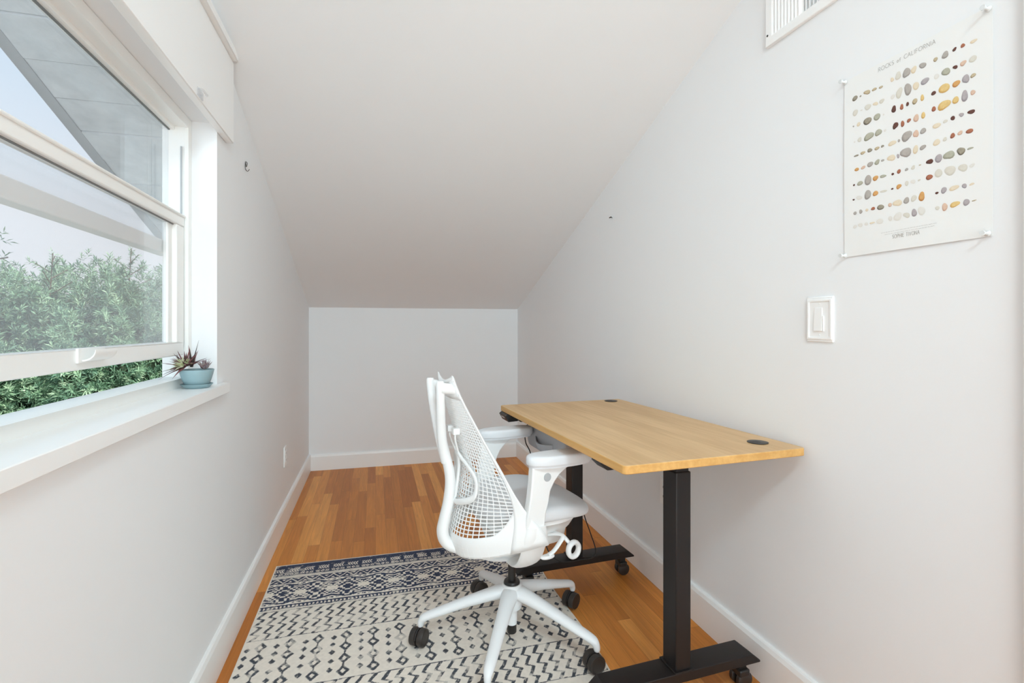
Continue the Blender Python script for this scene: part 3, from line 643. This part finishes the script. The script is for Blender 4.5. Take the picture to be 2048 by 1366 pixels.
g = G().tube([C3(*back_pt(u, 0.008)) for u in [-1+2*i/20 for i in range(21)]], [(0.0025+0.0050*(1-abs(-1+2*i/20)**3), 0.0030+0.0042*(1-abs(-1+2*i/20)**3)) for i in range(21)], 10); g.obj('top_rail', M_CHAIR, chair)
# Y-shaped tower
g = G()
for s in (-1, 1):
    p = smooth_path([(-0.296, s*0.060, 0.972, 0.0105), (-0.296, s*0.059, 0.955, 0.0140), (-0.291, s*0.047, 0.89, 0.0145), (-0.283, s*0.026, 0.82, 0.0155), (-0.272, s*0.008, 0.75, 0.0165), (-0.258, 0, 0.69, 0.017)], 6)
    g.tube([C3(*q[:3]) for q in p], [(q[3], q[3]) for q in p], 14, up=(1, 0, 0))
p = smooth_path([(-0.274, 0, 0.775, 0.014), (-0.262, 0, 0.72, 0.019), (-0.247, 0, 0.66, 0.021), (-0.243, 0, 0.61, 0.022), (-0.250, 0, 0.55, 0.023), (-0.263, 0, 0.495, 0.025), (-0.270, 0, 0.455, 0.027), (-0.258, 0, 0.418, 0.030), (-0.222, 0, 0.394, 0.038), (-0.16, 0, 0.372, 0.050), (-0.10, 0, 0.348, 0.058), (-0.03, 0, 0.335, 0.055), (0.02, 0, 0.332, 0.045)], 6)
ths = np.interp(range(len(p)), [0, len(p)*0.5, len(p)*0.62, len(p)-1], [0.016, 0.020, 0.020, 0.013])
g.tube([C3(*q[:3]) for q in p], [(q[3], float(th)) for q, th in zip(p, ths)], 18, up=(0.7, 0, 0.72))
g.obj('back_tower', M_CHAIR, chair)
for s in (-1, 1):
    G().tube([C3(-0.292, s*0.060, 0.948), C3(-0.262, s*0.064, 0.945), C3(-0.247, s*0.066, 0.942)], [(0.016, 0.019), (0.013, 0.017), (0.015, 0.018)], 14).obj('tower_mount', M_CHAIR, chair)
# lumbar loop behind the mesh
g = G()
for s in (-1, 1):
    A = [back_pt(s*q, t, 0.016) for q, t in ((0.05, 0.455), (0.20, 0.478), (0.40, 0.515), (0.53, 0.56), (0.53, 0.62), (0.46, 0.665), (0.26, 0.695), (0.06, 0.705), (0.02, 0.66), (0.02, 0.53))]
    A = [np.append(q, 0) for q in A]; L = smooth_path(A+[A[0], A[1]], 5)[:len(A)*5]
    g.tube([C3(*q[:3]) for q in L], (0.0108, 0.0058), 10, up=(1, 0, 0.25), loop=True)
    B = [back_pt(s*q, t, o) for q, t, o in ((0.22, 0.325, 0.016), (0.20, 0.36, 0.022), (0.13, 0.41, 0.020), (0.07, 0.46, 0.016))]
    g.tube([C3(*q) for q in smooth_path(B, 5)], (0.0055, 0.0035), 8, up=(1, 0, 0))
    c = back_pt(s*0.22, 0.315, 0.012); g.box(tuple(np.array(C3(*c))-(0.012, 0.011, 0.010)), tuple(np.array(C3(*c))+(0.010, 0.011, 0.010)))
g.obj('lumbar_support', M_CHAIR, chair)
# seat cushion and pan
def sellipse(cx, a_f, a_b, b, n=3.0, m=40):
    out = []
    for i in range(m):
        t = 2*PI*i/m; c, s = math.cos(t), math.sin(t)
        out.append((cx+(a_f if c > 0 else a_b)*math.copysign(abs(c)**(2/n), c), b*math.copysign(abs(s)**(2/n), s)))
    return out
def seat_out(k):
    out = []
    for i in range(44):
        t = 2*PI*i/44; c, s = math.cos(t), math.sin(t); n = 3.2 if c > 0 else 2.1
        out.append((0.03+(0.212 if c > 0 else 0.195)*k*math.copysign(abs(c)**(2/n), c), 0.216*k*math.copysign(abs(s)**(2/n), s)))
    return out
def seat_ring(k, h):
    r = []
    for (x, y) in seat_out(k):
        fr = max(0, (x-0.08)/0.155); dz = -0.018*fr*fr+0.012*(abs(y)/0.2)**2*(1 if h > 0.52 else 0.3)*(1-fr if fr < 1 else 0)
        r.append(C3(x, y, h+dz))
    return r
g = G(); g.loft([seat_ring(k, h) for k, h in ((0.5, 0.503), (0.90, 0.503), (0.972, 0.507), (1.0, 0.518), (0.995, 0.528), (0.965, 0.538), (0.90, 0.545), (0.75, 0.549), (0.5, 0.549), (0.25, 0.548))])
g.obj('seat', M_SEAT, chair, sub=1)
def pan_ring(f0, f1, b, h, n=4): return [C3(x, y, h) for x, y in sellipse((f0+f1)/2, (f1-f0)/2, (f1-f0)/2, b, n)]
g = G(); g.loft([pan_ring(-0.140, 0.215, 0.195, 0.506, 2.4), pan_ring(-0.140, 0.213, 0.195, 0.494, 2.4), pan_ring(-0.13, 0.202, 0.182, 0.484, 2.6), pan_ring(-0.135, 0.188, 0.150, 0.468), pan_ring(-0.11, 0.180, 0.135, 0.448), pan_ring(-0.10, 0.168, 0.130, 0.438), pan_ring(-0.09, 0.160, 0.126, 0.405), pan_ring(-0.08, 0.150, 0.115, 0.394)])
g.obj('seat_pan', M_CHAIR, chair)
G().loft([pan_ring(-0.075, 0.115, 0.062, 0.398), pan_ring(-0.075, 0.105, 0.060, 0.35), pan_ring(-0.05, 0.07, 0.048, 0.332)]).obj('tilt_housing', M_CHAIR, chair)
# arms
for s in (-1, 1):
    pp = smooth_path([(-0.026, s*0.222, 0.510, 0.034), (-0.026, s*0.218, 0.470, 0.042), (-0.027, s*0.198, 0.425, 0.043), (-0.024, s*0.165, 0.380, 0.043), (-0.020, s*0.120, 0.350, 0.043), (-0.016, s*0.070, 0.337, 0.043), (-0.012, s*0.01, 0.333, 0.042)], 5)
    G().tube([C3(*q[:3]) for q in pp], [(0.0115, q[3]) if False else (q[3], 0.0125) for q in pp], 16, up=(0, -s*0.75, 0.66)).obj('arm_yoke', M_CHAIR, chair)
    prof = [(-0.047, 0.7035), (-0.050, 0.66), (-0.057, 0.60), (-0.063, 0.545), (-0.064, 0.50), (-0.058, 0.475), (0.006, 0.472), (0.004, 0.50), (0.004, 0.55), (0.008, 0.59), (0.017, 0.625), (0.032, 0.652), (0.052, 0.674), (0.074, 0.690), (0.088, 0.695), (0.092, 0.7035)]
    tp = lambda h: 0.020*max(0.0, min(1.0, (0.585-h)/0.09))
    post = G().prism(prof, lambda p, t: C3(p[0], t-s*tp(p[1]), p[1]), s*0.222-0.0165, s*0.222+0.0165).obj('arm_post', M_CHAIR, chair, bevel=0.006, seg=3)
    b = G().lathe([(0, 0.0), (0.0125, 0.0), (0.0135, 0.0015), (0.0135, 0.004), (0, 0.004)], (0, 0, 0), 24, 'y')
    b.v = [C3(x*0.95+0.004, s*0.222-0.0195+(y if s < 0 else y+0.035), z+0.669) for x, y, z in b.v]; b.obj('height_button', M_BTN, post)
    def pad(k, h, off=0): return [C3(0.060+off+(x*k), s*0.219+y*k, h) for x, y in sellipse(0, 0.118, 0.118, 0.046, 2.6, 32)]
    pd = G(); pd.loft([pad(0.88, 0.7005), pad(0.93, 0.7015), pad(0.945, 0.708), pad(0.985, 0.7095), pad(1.0, 0.713), pad(1.0, 0.728), pad(0.985, 0.7335), pad(0.94, 0.7375), pad(0.80, 0.7390), pad(0.5, 0.7395)])
    pd.obj('arm_pad', M_PAD, chair, angle=50)
# levers under the seat, near side
g = G(); lv = smooth_path([(0.055, -0.115, 0.428, 0.008), (0.085, -0.150, 0.440, 0.008), (0.098, -0.176, 0.442, 0.0085), (0.082, -0.182, 0.425, 0.009), (0.058, -0.184, 0.402, 0.009), (0.038, -0.184, 0.392, 0.010)], 5)
g.tube([C3(*q[:3]) for q in lv], [(q[3], 0.0055) for q in lv], 10)
g.loft([[C3(x, -0.184+y, h) for x, y in sellipse(0.034, 0.026*k, 0.026*k, 0.012*k, 2, 20)] for k, h in ((0.8, 0.382), (1, 0.385), (1, 0.390), (0.8, 0.393))])
g.obj('tilt_lever', M_CHAIR, chair)
g = G(); ring = []
for i in range(33):
    a = 2*PI*i/32; ring.append(C3(0.126+0.0225*math.cos(a)*0.98, -0.198+0.004*math.cos(a), 0.4005+0.0235*math.sin(a)))
g.tube(ring[:-1], (0.0085, 0.0115), 12, up=(0, 1, 0), loop=True)
sp = smooth_path([(0.088, -0.12, 0.436, 0.008), (0.100, -0.165, 0.440, 0.008), (0.112, -0.190, 0.424, 0.008), (0.122, -0.196, 0.412, 0.007)], 4)
g.tube([C3(*q[:3]) for q in sp], [(q[3], 0.006) for q in sp], 10); g.obj('tension_knob', M_CHAIR, chair)
# column and five-star base (centred on the thing itself)
Z = lambda h: h-RUGZ
G().lathe([(0, Z(0.333)), (0.0245, Z(0.333)), (0.0245, Z(0.318)), (0.0142, Z(0.316)), (0.0142, Z(0.224)), (0.027, Z(0.222)), (0.0295, Z(0.217)), (0.0295, Z(0.209)), (0, Z(0.207))], (0, 0, 0), 28).obj('gas_cylinder', M_BLKPL, chair)
star = G().lathe([(0, Z(0.212)), (0.033, Z(0.212)), (0.0375, Z(0.207)), (0.0395, Z(0.19)), (0.040, Z(0.15)), (0.036, Z(0.125)), (0.020, Z(0.118)), (0.0185, Z(0.064)), (0, Z(0.064))], (0, 0, 0), 28)
angs = [26, 98, 170, 242, 314]; rz0 = math.degrees(math.atan2(0.164, 0.986))
for a in angs:
    t = math.radians(a-rz0); ca, sa = math.cos(t), math.sin(t)
    pth = smooth_path([(0.0, 0.188, 0.034, 0.022), (0.04, 0.182, 0.031, 0.024), (0.10, 0.168, 0.026, 0.021), (0.18, 0.146, 0.0225, 0.0175), (0.25, 0.124, 0.020, 0.0155), (0.295, 0.110, 0.0185, 0.0145), (0.318, 0.1005, 0.0165, 0.0140), (0.3275, 0.088, 0.0125, 0.0125), (0.330, 0.076, 0.011, 0.011), (0.330, 0.070, 0.009, 0.009)], 5)
    star.tube([(q[0]*ca, q[0]*sa, Z(q[1])) for q in pth], [(float(q[2]), float(q[3])) for q in pth], 16, up=(ca*0.35, sa*0.35, 0.94))
star.obj('star_base', M_CHBASE, chair)
G().lathe([(0, Z(0.066)), (0.0172, Z(0.066)), (0.0172, Z(0.034)), (0.015, Z(0.031)), (0, Z(0.031))], (0, 0, 0), 24).obj('cylinder_foot', M_BLKPL, chair)
swv = {26: 215, 98: 205, 170: 235, 242: 200, 314: 190}     # swivel of each caster in the room
for a in angs:
    t = math.radians(a-rz0); cx, cy = 0.330*math.cos(t), 0.330*math.sin(t); w = math.radians(swv[a]-rz0); dx, dy = math.cos(w), math.sin(w)
    ox, oy = cx+0.012*dx, cy+0.012*dy; zc = 0.0305
    Mx = Matrix.Translation((ox, oy, zc)) @ Matrix.Rotation(w, 4, 'Z')
    c = G(); c.tube([(cx, cy, Z(0.078)), (cx, cy, Z(0.052))], 0.0075, 12)
    hood = [(0.031*math.cos(q), 0.031*math.sin(q)) for q in [math.radians(5+i*14) for i in range(13)]]+[(0.018*math.cos(q), 0.018*math.sin(q)) for q in [math.radians(173-i*14) for i in range(13)]]
    c.prism(hood, lambda p, s_: Mx @ Vector((p[0], s_, p[1])), -0.0026, 0.0026)
    c.tube([Mx @ Vector((0, -0.022, 0)), Mx @ Vector((0, 0.022, 0))], 0.006, 10)
    co = c.obj('caster', M_BLKPL, chair)
    for q in (-1, 1):
        wh = G().lathe([(0, q*0.0030), (0.026, q*0.0030), (0.0300, q*0.0055), (0.0305, q*0.0090), (0.0305, q*0.0225), (0.0290, q*0.0255), (0.0245, q*0.0265), (0.0235, q*0.0255), (0, q*0.0262)], (0, 0, 0), 28, 'y')
        wh.v = [tuple(Mx @ Vector(p)) for p in wh.v]; wh.obj('wheel', M_WHEEL, co)

# ------------------------------------------------------------------ succulent on the sill
PX, PY, PZ = -0.5465, 1.805, 0.9562
pot = thing('potted_succulent', 'spiky purple and green succulents in a pale blue pot on the window sill', 'potted plant', (PX, PY, PZ))
G().lathe([(0, 0.0), (0.032, 0.0), (0.0365, 0.002), (0.0445, 0.0115), (0.0455, 0.0130), (0.0435, 0.0132), (0.036, 0.006), (0.0, 0.0045)], (0, 0, 0), 40).obj('saucer', M_POT, pot)
G().lathe([(0, 0.0062), (0.0305, 0.0062), (0.0335, 0.0085), (0.0395, 0.024), (0.0450, 0.042), (0.0482, 0.0565), (0.0478, 0.0580), (0.0462, 0.0580), (0.0440, 0.050), (0, 0.049)], (0, 0, 0), 40).obj('pot', M_POT, pot)
G().lathe([(0, 0.0535), (0.030, 0.0525), (0.0446, 0.0505)], (0, 0, 0), 24).obj('soil', M_SOIL, pot)
def spiky(name, base, n, Lr, wid, cols, spread, seed, lean=(0, 0, 0), curl=0.0, fat=0.5, tipcol=None):
    r = random.Random(seed); V, F, Cs = [], [], []
    for i in range(n):
        az = i*2.39996+r.uniform(-0.25, 0.25); k = i/max(1, n-1); el = math.radians(spread[0]+(spread[1]-spread[0])*k+r.uniform(-7, 7)); el = el if -math.cos(az)-math.sin(az) > 0.35 else max(el, 0.30)
        d = Vector((math.cos(az)*math.cos(el), math.sin(az)*math.cos(el), math.sin(el)))+Vector(lean); d.normalize()
        L = r.uniform(*Lr)*(1.0-0.35*k); sd = d.cross(Vector((0, 0, 1)))
        if sd.length < 0.05: sd = Vector((1, 0, 0))
        sd.normalize(); upv = sd.cross(d).normalized(); o = len(V); m = 7
        ca, cb = [np.array(lin(q)) for q in cols[i % len(cols)]]
        for j in range(m):
            t = j/(m-1); w = wid*(0.65+0.7*t-1.30*t*t if t < 0.5 else 1.35*(1-t)**0.9*0.50+0.0)*1.25; w = max(w, 0.0002)
            c = Vector(base)+d*(L*t)+upv*(curl*L*math.sin(t*PI*0.5)*t)+Vector((0, 0, -0.12*L*t*t*(1-math.sin(el))))
            for (a, b) in ((1, 0.15), (0.55, -fat), (-0.55, -fat), (-1, 0.15), (0, fat*0.25)):
                V.append(tuple(c+sd*(a*w)+upv*(b*w)))
                Cs.append(ca*(1-t)+cb*t if not tipcol else ca*(1-t**2)+np.array(lin(tipcol))*t**2)
        for j in range(m-1):
            for q in range(5): F.append((o+j*5+q, o+j*5+(q+1) % 5, o+(j+1)*5+(q+1) % 5, o+(j+1)*5+q))
    return fast_mesh(name, V, F, M_SUCC, pot, np.array(Cs), 'leaf_tint', smooth=True)
PURP = [((92, 66, 62), (118, 62, 72)), ((70, 60, 50), (104, 58, 64)), ((110, 78, 74), (140, 84, 88)), ((78, 74, 58), (92, 52, 56))]
GRN = [((150, 160, 104), (206, 208, 172)), ((112, 124, 70), (190, 196, 152)), ((186, 190, 150), (214, 212, 186))]
spiky('spiky_rosette', (-0.025, -0.022, 0.071), 40, (0.060, 0.086), 0.0062, PURP, (-38, 76), 3, (-0.16, -0.22, -0.04), 0.05)
spiky('striped_rosette', (-0.027, -0.028, 0.076), 34, (0.032, 0.046), 0.0084, GRN, (-12, 80), 5, (-0.30, -0.60, 0.0), -0.15, 0.7)
spiky('grey_rosette', (0.022, 0.0, 0.062), 34, (0.026, 0.038), 0.0076, [((150, 132, 126), (176, 164, 158)), ((122, 92, 86), (150, 128, 134)), ((168, 160, 160), (134, 118, 130))], (0, 85), 8, (0.1, -0.1, 0.1), 0.35, 0.6)
sp_ = spiky('tall_leaf', (-0.016, 0.004, 0.066), 4, (0.080, 0.092), 0.0058, [((66, 58, 50), (60, 48, 46)), ((128, 84, 88), (150, 96, 96))], (70, 58), 12, (0.02, 0.0, 0.4), 0.0)

# ------------------------------------------------------------------ outside
# roof overhang seen through the upper pane: weathered boards over a barge board
ZO = lambda y: 2.931-0.343*y
g = G(); ys = [0.2+0.1895*k for k in range(20)]
for k in range(len(ys)-1):
    a, b = ys[k]+0.003, ys[k+1]-0.003; jit = 0.003*math.sin(k*2.3)
    g.add([(x, y, ZO(y)+dz+jit) for dz in (0, 0.022) for (x, y) in ((-0.665, a), (-1.262, a), (-1.262, b), (-0.665, b))], [(0, 1, 2, 3), (7, 6, 5, 4), (0, 4, 5, 1), (1, 5, 6, 2), (2, 6, 7, 3), (3, 7, 4, 0)])
struct(g.obj('trim_4', M_BOARD, smooth=False))
g = G(); a, b = 0.2, 3.8
g.add([(x, y, ZO(y)+dz) for dz in (-0.004, 0.10) for (x, y) in ((-1.2625, a), (-1.292, a), (-1.292, b), (-1.2625, b))], [(0, 1, 2, 3), (7, 6, 5, 4), (0, 4, 5, 1), (1, 5, 6, 2), (2, 6, 7, 3), (3, 7, 4, 0)])
struct(g.obj('trim_5', M_BARGE, smooth=False))
g = G(); g.add([(x, y, ZO(y)+dz) for dz in (0.026, 0.05) for (x, y) in ((-0.70, a), (-1.33, a), (-1.33, b), (-0.70, b))], [(0, 1, 2, 3), (7, 6, 5, 4), (0, 4, 5, 1), (1, 5, 6, 2), (2, 6, 7, 3), (3, 7, 4, 0)])
struct(g.obj('roof', M_BARGE, smooth=False))
struct(G().box((-16, -6, -3.3), (10, 18, -3.2)).obj('ground', M_GROUND, smooth=False))
def leaves(centres, axes, sizes, per, seed, L=(0.036, 0.062), W=0.0046, tint=0.0):
    """sprigs of narrow leaves: one quad per leaf"""
    r = np.random.default_rng(seed); n = len(centres)
    C = np.repeat(centres, per, 0); A = np.repeat(axes, per, 0); Sz = np.repeat(sizes, per, 0)
    k = np.tile(np.arange(per)/per, n); phi = np.tile(np.arange(per)*2.4, n)+np.repeat(r.random(n)*6.28, per)
    X = np.cross(A, np.array([0.13, 0.31, 0.94])); X /= np.linalg.norm(X, axis=1, keepdims=True)+1e-9; Y = np.cross(A, X)
    out = (np.cos(phi)[:, None]*X+np.sin(phi)[:, None]*Y); lean = (0.35+0.9*k)[:, None]
    D = out*(1.15-0.75*k)[:, None]+A*lean; D += r.normal(0, 0.18, D.shape); D /= np.linalg.norm(D, axis=1, keepdims=True)
    len_ = (L[0]+(L[1]-L[0])*r.random(len(C)))*Sz; B = C+A*(k*0.06*Sz)[:, None]
    Sd = np.cross(D, out+r.normal(0, 0.3, D.shape)); Sd /= np.linalg.norm(Sd, axis=1, keepdims=True)+1e-9; w = (W*Sz)[:, None]
    droop = np.zeros_like(B); droop[:, 2] = -0.12*len_
    v = np.stack([B, B+D*(len_*0.45)[:, None]+Sd*w, B+D*len_[:, None]+droop, B+D*(len_*0.45)[:, None]-Sd*w], 1).reshape(-1, 3)
    base = np.array([lin((114, 150, 120)), lin((136, 170, 136)), lin((162, 190, 156)), lin((94, 130, 106))])
    pick = r.choice(4, n, p=[0.36, 0.34, 0.16, 0.14]); c = base[pick]*(0.85+0.3*r.random((n, 1)))*(1+tint); c = np.repeat(np.repeat(c, per, 0), 4, 0)
    q = np.arange(len(v)).reshape(-1, 4); return v, q, c
def crown(cx, cy, cz, rx, ry, rz, n, seed):
    r = np.random.default_rng(seed); d = r.normal(size=(n, 3)); d /= np.linalg.norm(d, axis=1, keepdims=True)
    az = np.arctan2(d[:, 1], d[:, 0]); lump = 1+0.13*np.sin(az*5+seed)*np.cos(d[:, 2]*6+seed)+0.10*np.sin(az*11+d[:, 2]*9+2*seed)
    rad = lump*(1-0.16*r.random(n)**2); P = d*rad[:, None]*np.array([rx, ry, rz])+np.array([cx, cy, cz])
    A = d*np.array([1/rx, 1/ry, 1/rz]); A /= np.linalg.norm(A, axis=1, keepdims=True); A += r.normal(0, 0.35, A.shape)+np.array([0, 0, 0.45]); A /= np.linalg.norm(A, axis=1, keepdims=True)
    return P, A
hedge = thing('conifer_hedge', 'dense green hedge of narrow leaved trees outside the window', 'hedge', (-2.7, 5.2, -3.2))
TR = [(-3.95, 4.55, -0.15, 0.95, 0.95, 1.62), (-3.15, 5.05, -0.12, 0.9, 0.85, 1.62), (-2.35, 5.35, -0.15, 0.85, 0.8, 1.62), (-1.62, 5.9, -0.12, 0.85, 0.8, 1.66), (-4.7, 4.1, -0.15, 0.95, 0.9, 1.62),
      (-3.9, 5.5, -0.1, 0.95, 0.9, 1.66), (-3.0, 6.0, -0.1, 0.95, 0.9, 1.68), (-2.1, 6.5, -0.08, 0.9, 0.9, 1.70)]
Vs, Qs, Cs, off = [], [], [], 0
for i, (x, y, z, rx, ry, rz) in enumerate(TR):
    P, A = crown(x, y, z, rx, ry, rz, 13000 if i < 5 else 7000, 20+i)
    keep = (P[:, 2] > (-0.9 if i < 5 else 0.6)) & ((P[:, 0]-x)*0.55-(P[:, 1]-y)*0.85 > -0.35); P, A = P[keep], A[keep]
    v, q, c = leaves(P, A, 0.8+0.5*np.random.default_rng(i).random(len(P)), 15, 40+i)
    Vs.append(v); Qs.append(q+off); Cs.append(c); off += len(v)
# new shoots standing above the top
rs = np.random.default_rng(5)
shoots = [(-2.62, 5.05, 1.42, 0.34), (-2.18, 5.35, 1.44, 0.42), (-3.05, 4.75, 1.42, 0.2), (-1.85, 5.5, 1.40, 0.2)]
for (x, y, z, h) in shoots:
    st = G()
    br = [(np.array([x, y, z-0.2]), np.array([x+0.03, y, z+h]))]
    for k in range(7):
        t = 0.35+0.6*k/7; b = br[0][0]*(1-t)+br[0][1]*t; a = k*2.4; L = 0.19*(1.1-t)*h/0.42+0.04
        br.append((b, b+np.array([math.cos(a)*L, math.sin(a)*L, L*0.75])))
    P, A = [], []
    for (a, b) in br:
        st.tube([tuple(a-np.array([-2.7, 5.2, -3.2])), tuple(b-np.array([-2.7, 5.2, -3.2]))], 0.004, 6); d = (b-a)/np.linalg.norm(b-a)
        for t in np.arange(0.25, 1.01, 0.035/np.linalg.norm(b-a)): P.append(a+(b-a)*t); A.append(d+rs.normal(0, 0.25, 3))
    A = np.array(A); A /= np.linalg.norm(A, axis=1, keepdims=True); v, q, c = leaves(np.array(P), A, np.full(len(P), 0.75), 7, 77)
    Vs.append(v); Qs.append(q+off); Cs.append(c); off += len(v); st.obj('shoot_stem', M_BARK, hedge)
HB = np.array([-2.7, 5.2, -3.2])
fast_mesh('foliage', np.concatenate(Vs)-HB, np.concatenate(Qs), M_LEAF, hedge, np.concatenate(Cs), 'leaf_tint', smooth=False)
for i, (x, y, z, rx, ry, rz) in enumerate(TR):
    G().tube([(x-HB[0], y-HB[1], 0.0), (x-HB[0]+0.03, y-HB[1], 2.2), (x-HB[0], y-HB[1], 4.2)], [(0.11, 0.11), (0.08, 0.08), (0.03, 0.03)], 12).obj('trunk', M_BARK, hedge)
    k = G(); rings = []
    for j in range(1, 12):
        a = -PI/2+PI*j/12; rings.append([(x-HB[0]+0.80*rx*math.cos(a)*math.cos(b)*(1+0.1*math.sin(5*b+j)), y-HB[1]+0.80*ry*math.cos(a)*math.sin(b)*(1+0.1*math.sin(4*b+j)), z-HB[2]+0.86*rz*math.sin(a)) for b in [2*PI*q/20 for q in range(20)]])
    k.loft(rings); k.obj('shade_core', M_TWIG, hedge)
# a second tree whose branch tips enter at the left edge of the window
tree = thing('leafy_tree', 'leafy branch tips of a tree at the far left of the window', 'tree', (-2.35, 1.85, -3.2))
g = G(); TB = np.array([-2.35, 1.85, -3.2]); P, A = [], []
g.tube([(0, 0, 0), (0.05, 0.0, 2.5), (0.0, 0.05, 5.6)], [(0.10, 0.10), (0.08, 0.08), (0.03, 0.03)], 10)
for k in range(26):
    a = k*2.4; b0 = np.array([0.0, 0.05, 4.3+1.3*k/26]); L = 0.50 if k % 3 else 0.62
    b1 = b0+np.array([math.cos(a)*L, math.sin(a)*L, 0.25]); g.tube([tuple(b0), tuple((b0+b1)/2+np.array([0, 0, 0.06])), tuple(b1)], [(0.014, 0.014), (0.010, 0.010), (0.004, 0.004)], 6)
    for t in np.arange(0.35, 1.02, 0.022): P.append(b0+(b1-b0)*t+rs.normal(0, 0.05, 3)); A.append((b1-b0)/L+rs.normal(0, 0.6, 3))
for tip in ((-1.490, 2.600, 1.44), (-1.505, 2.585, 1.53), (-1.52, 2.60, 1.38)):
    b0 = np.array([0.03, 0.02, 4.2]); b1 = np.array(tip)-TB; g.tube([tuple(b0), tuple((b0+b1)/2+np.array([0, 0, 0.05])), tuple(b1)], [(0.014, 0.014), (0.008, 0.008), (0.003, 0.003)], 6)
    for t in np.arange(0.72, 1.0, 0.016): P.append(b0+(b1-b0)*t+rs.normal(0, 0.022, 3)); A.append((b1-b0)/1.1+rs.normal(0, 0.6, 3))
A = np.array(A); A /= np.linalg.norm(A, axis=1, keepdims=True)
v, q, c = leaves(np.array(P), A, np.full(len(P), 0.6), 7, 91); fast_mesh('foliage', v, q, M_LEAF, tree, c, 'leaf_tint', smooth=False)
g.obj('trunk', M_BARK, tree)

# ------------------------------------------------------------------ light, sky, camera
w = bpy.data.worlds.new('sky'); S.world = w; w.use_nodes = True; N = w.node_tree.nodes; Lk = w.node_tree.links
tc = N.new('ShaderNodeTexCoord'); sp = N.new('ShaderNodeSeparateXYZ'); cr = N.new('ShaderNodeValToRGB'); Lk.new(tc.outputs['Generated'], sp.inputs[0]); Lk.new(sp.outputs[2], cr.inputs[0])
e = cr.color_ramp.elements; e[0].position = 0.0; e[0].color = (0.86, 0.88, 0.92, 1); e[1].position = 1.0; e[1].color = (0.42, 0.62, 0.86, 1)
x = e.new(0.18); x.color = (0.82, 0.87, 0.94, 1); x = e.new(0.45); x.color = (0.55, 0.74, 0.92, 1)
bg = N['Background']; Lk.new(cr.outputs[0], bg.inputs[0]); bg.inputs[1].default_value = SKY
def lamp(name, typ, loc, energy, rot=(0, 0, 0), **k):
    d = bpy.data.lights.new(name, typ); d.energy = energy
    for a, b in k.items(): setattr(d, a, b)
    o = bpy.data.objects.new(name, d); COL.objects.link(o); o.location = loc; o.rotation_euler = rot; return o
wd_l = lamp('window_fill', 'AREA', (-1.75, 0.35, 1.55), WIN, shape='SQUARE', size=1.0, color=LCOL)  # unseen area lamp added outside the window to boost the light through it
wd_l.rotation_euler = (Vector((1.2, 2.3, 0.6))-wd_l.location).to_track_quat('-Z', 'Y').to_euler()
rd = lamp('rear_fill', 'AREA', ((OX0+OX1)/2, RN-0.09, (OZ0+OZ1)/2), REAR, (PI/2, 0, 0), shape='RECTANGLE', size=OX1-OX0-0.1, size_y=OZ1-OZ0-0.1, color=LCOL)  # area lamp added out of view to fill the room from behind
sp_l = lamp('fill_spot', 'SPOT', (LX, LY, 2.59), SPOT, spot_size=math.radians(SPA), spot_blend=1.0, shadow_soft_size=0.25, color=LCOL)  # added fill lamp, unseen, aimed to brighten the far end
sp_l.rotation_euler = (Vector((0.40, 3.3, 0.25))-sp_l.location).to_track_quat('-Z', 'Y').to_euler()
sun = lamp('sun', 'SUN', (3, -2, 8), SUN, angle=math.radians(6), color=(1.0, 0.96, 0.90))
sun.rotation_euler = Vector((-0.62, 0.42, -0.66)).to_track_quat('-Z', 'Y').to_euler()
cam = bpy.data.cameras.new('camera'); co = bpy.data.objects.new('camera', cam); COL.objects.link(co)
co.location = (0, 0, 1.15); co.rotation_euler = (PI/2, 0, -math.atan(273/1010))
cam.sensor_width = 36; cam.lens = 36*1010/2048; cam.shift_y = -30/2048; cam.clip_start = 0.02
S.camera = co
S.view_settings.view_transform = 'Standard'; S.view_settings.look = 'None'; S.view_settings.gamma = 1; S.view_settings.exposure = EXPO
S.view_settings.use_curve_mapping = False
S.cycles.diffuse_bounces = 10; S.cycles.max_bounces = 14; S.cycles.transparent_max_bounces = 16
S.cycles.use_denoising = True; S.cycles.sample_clamp_indirect = 8
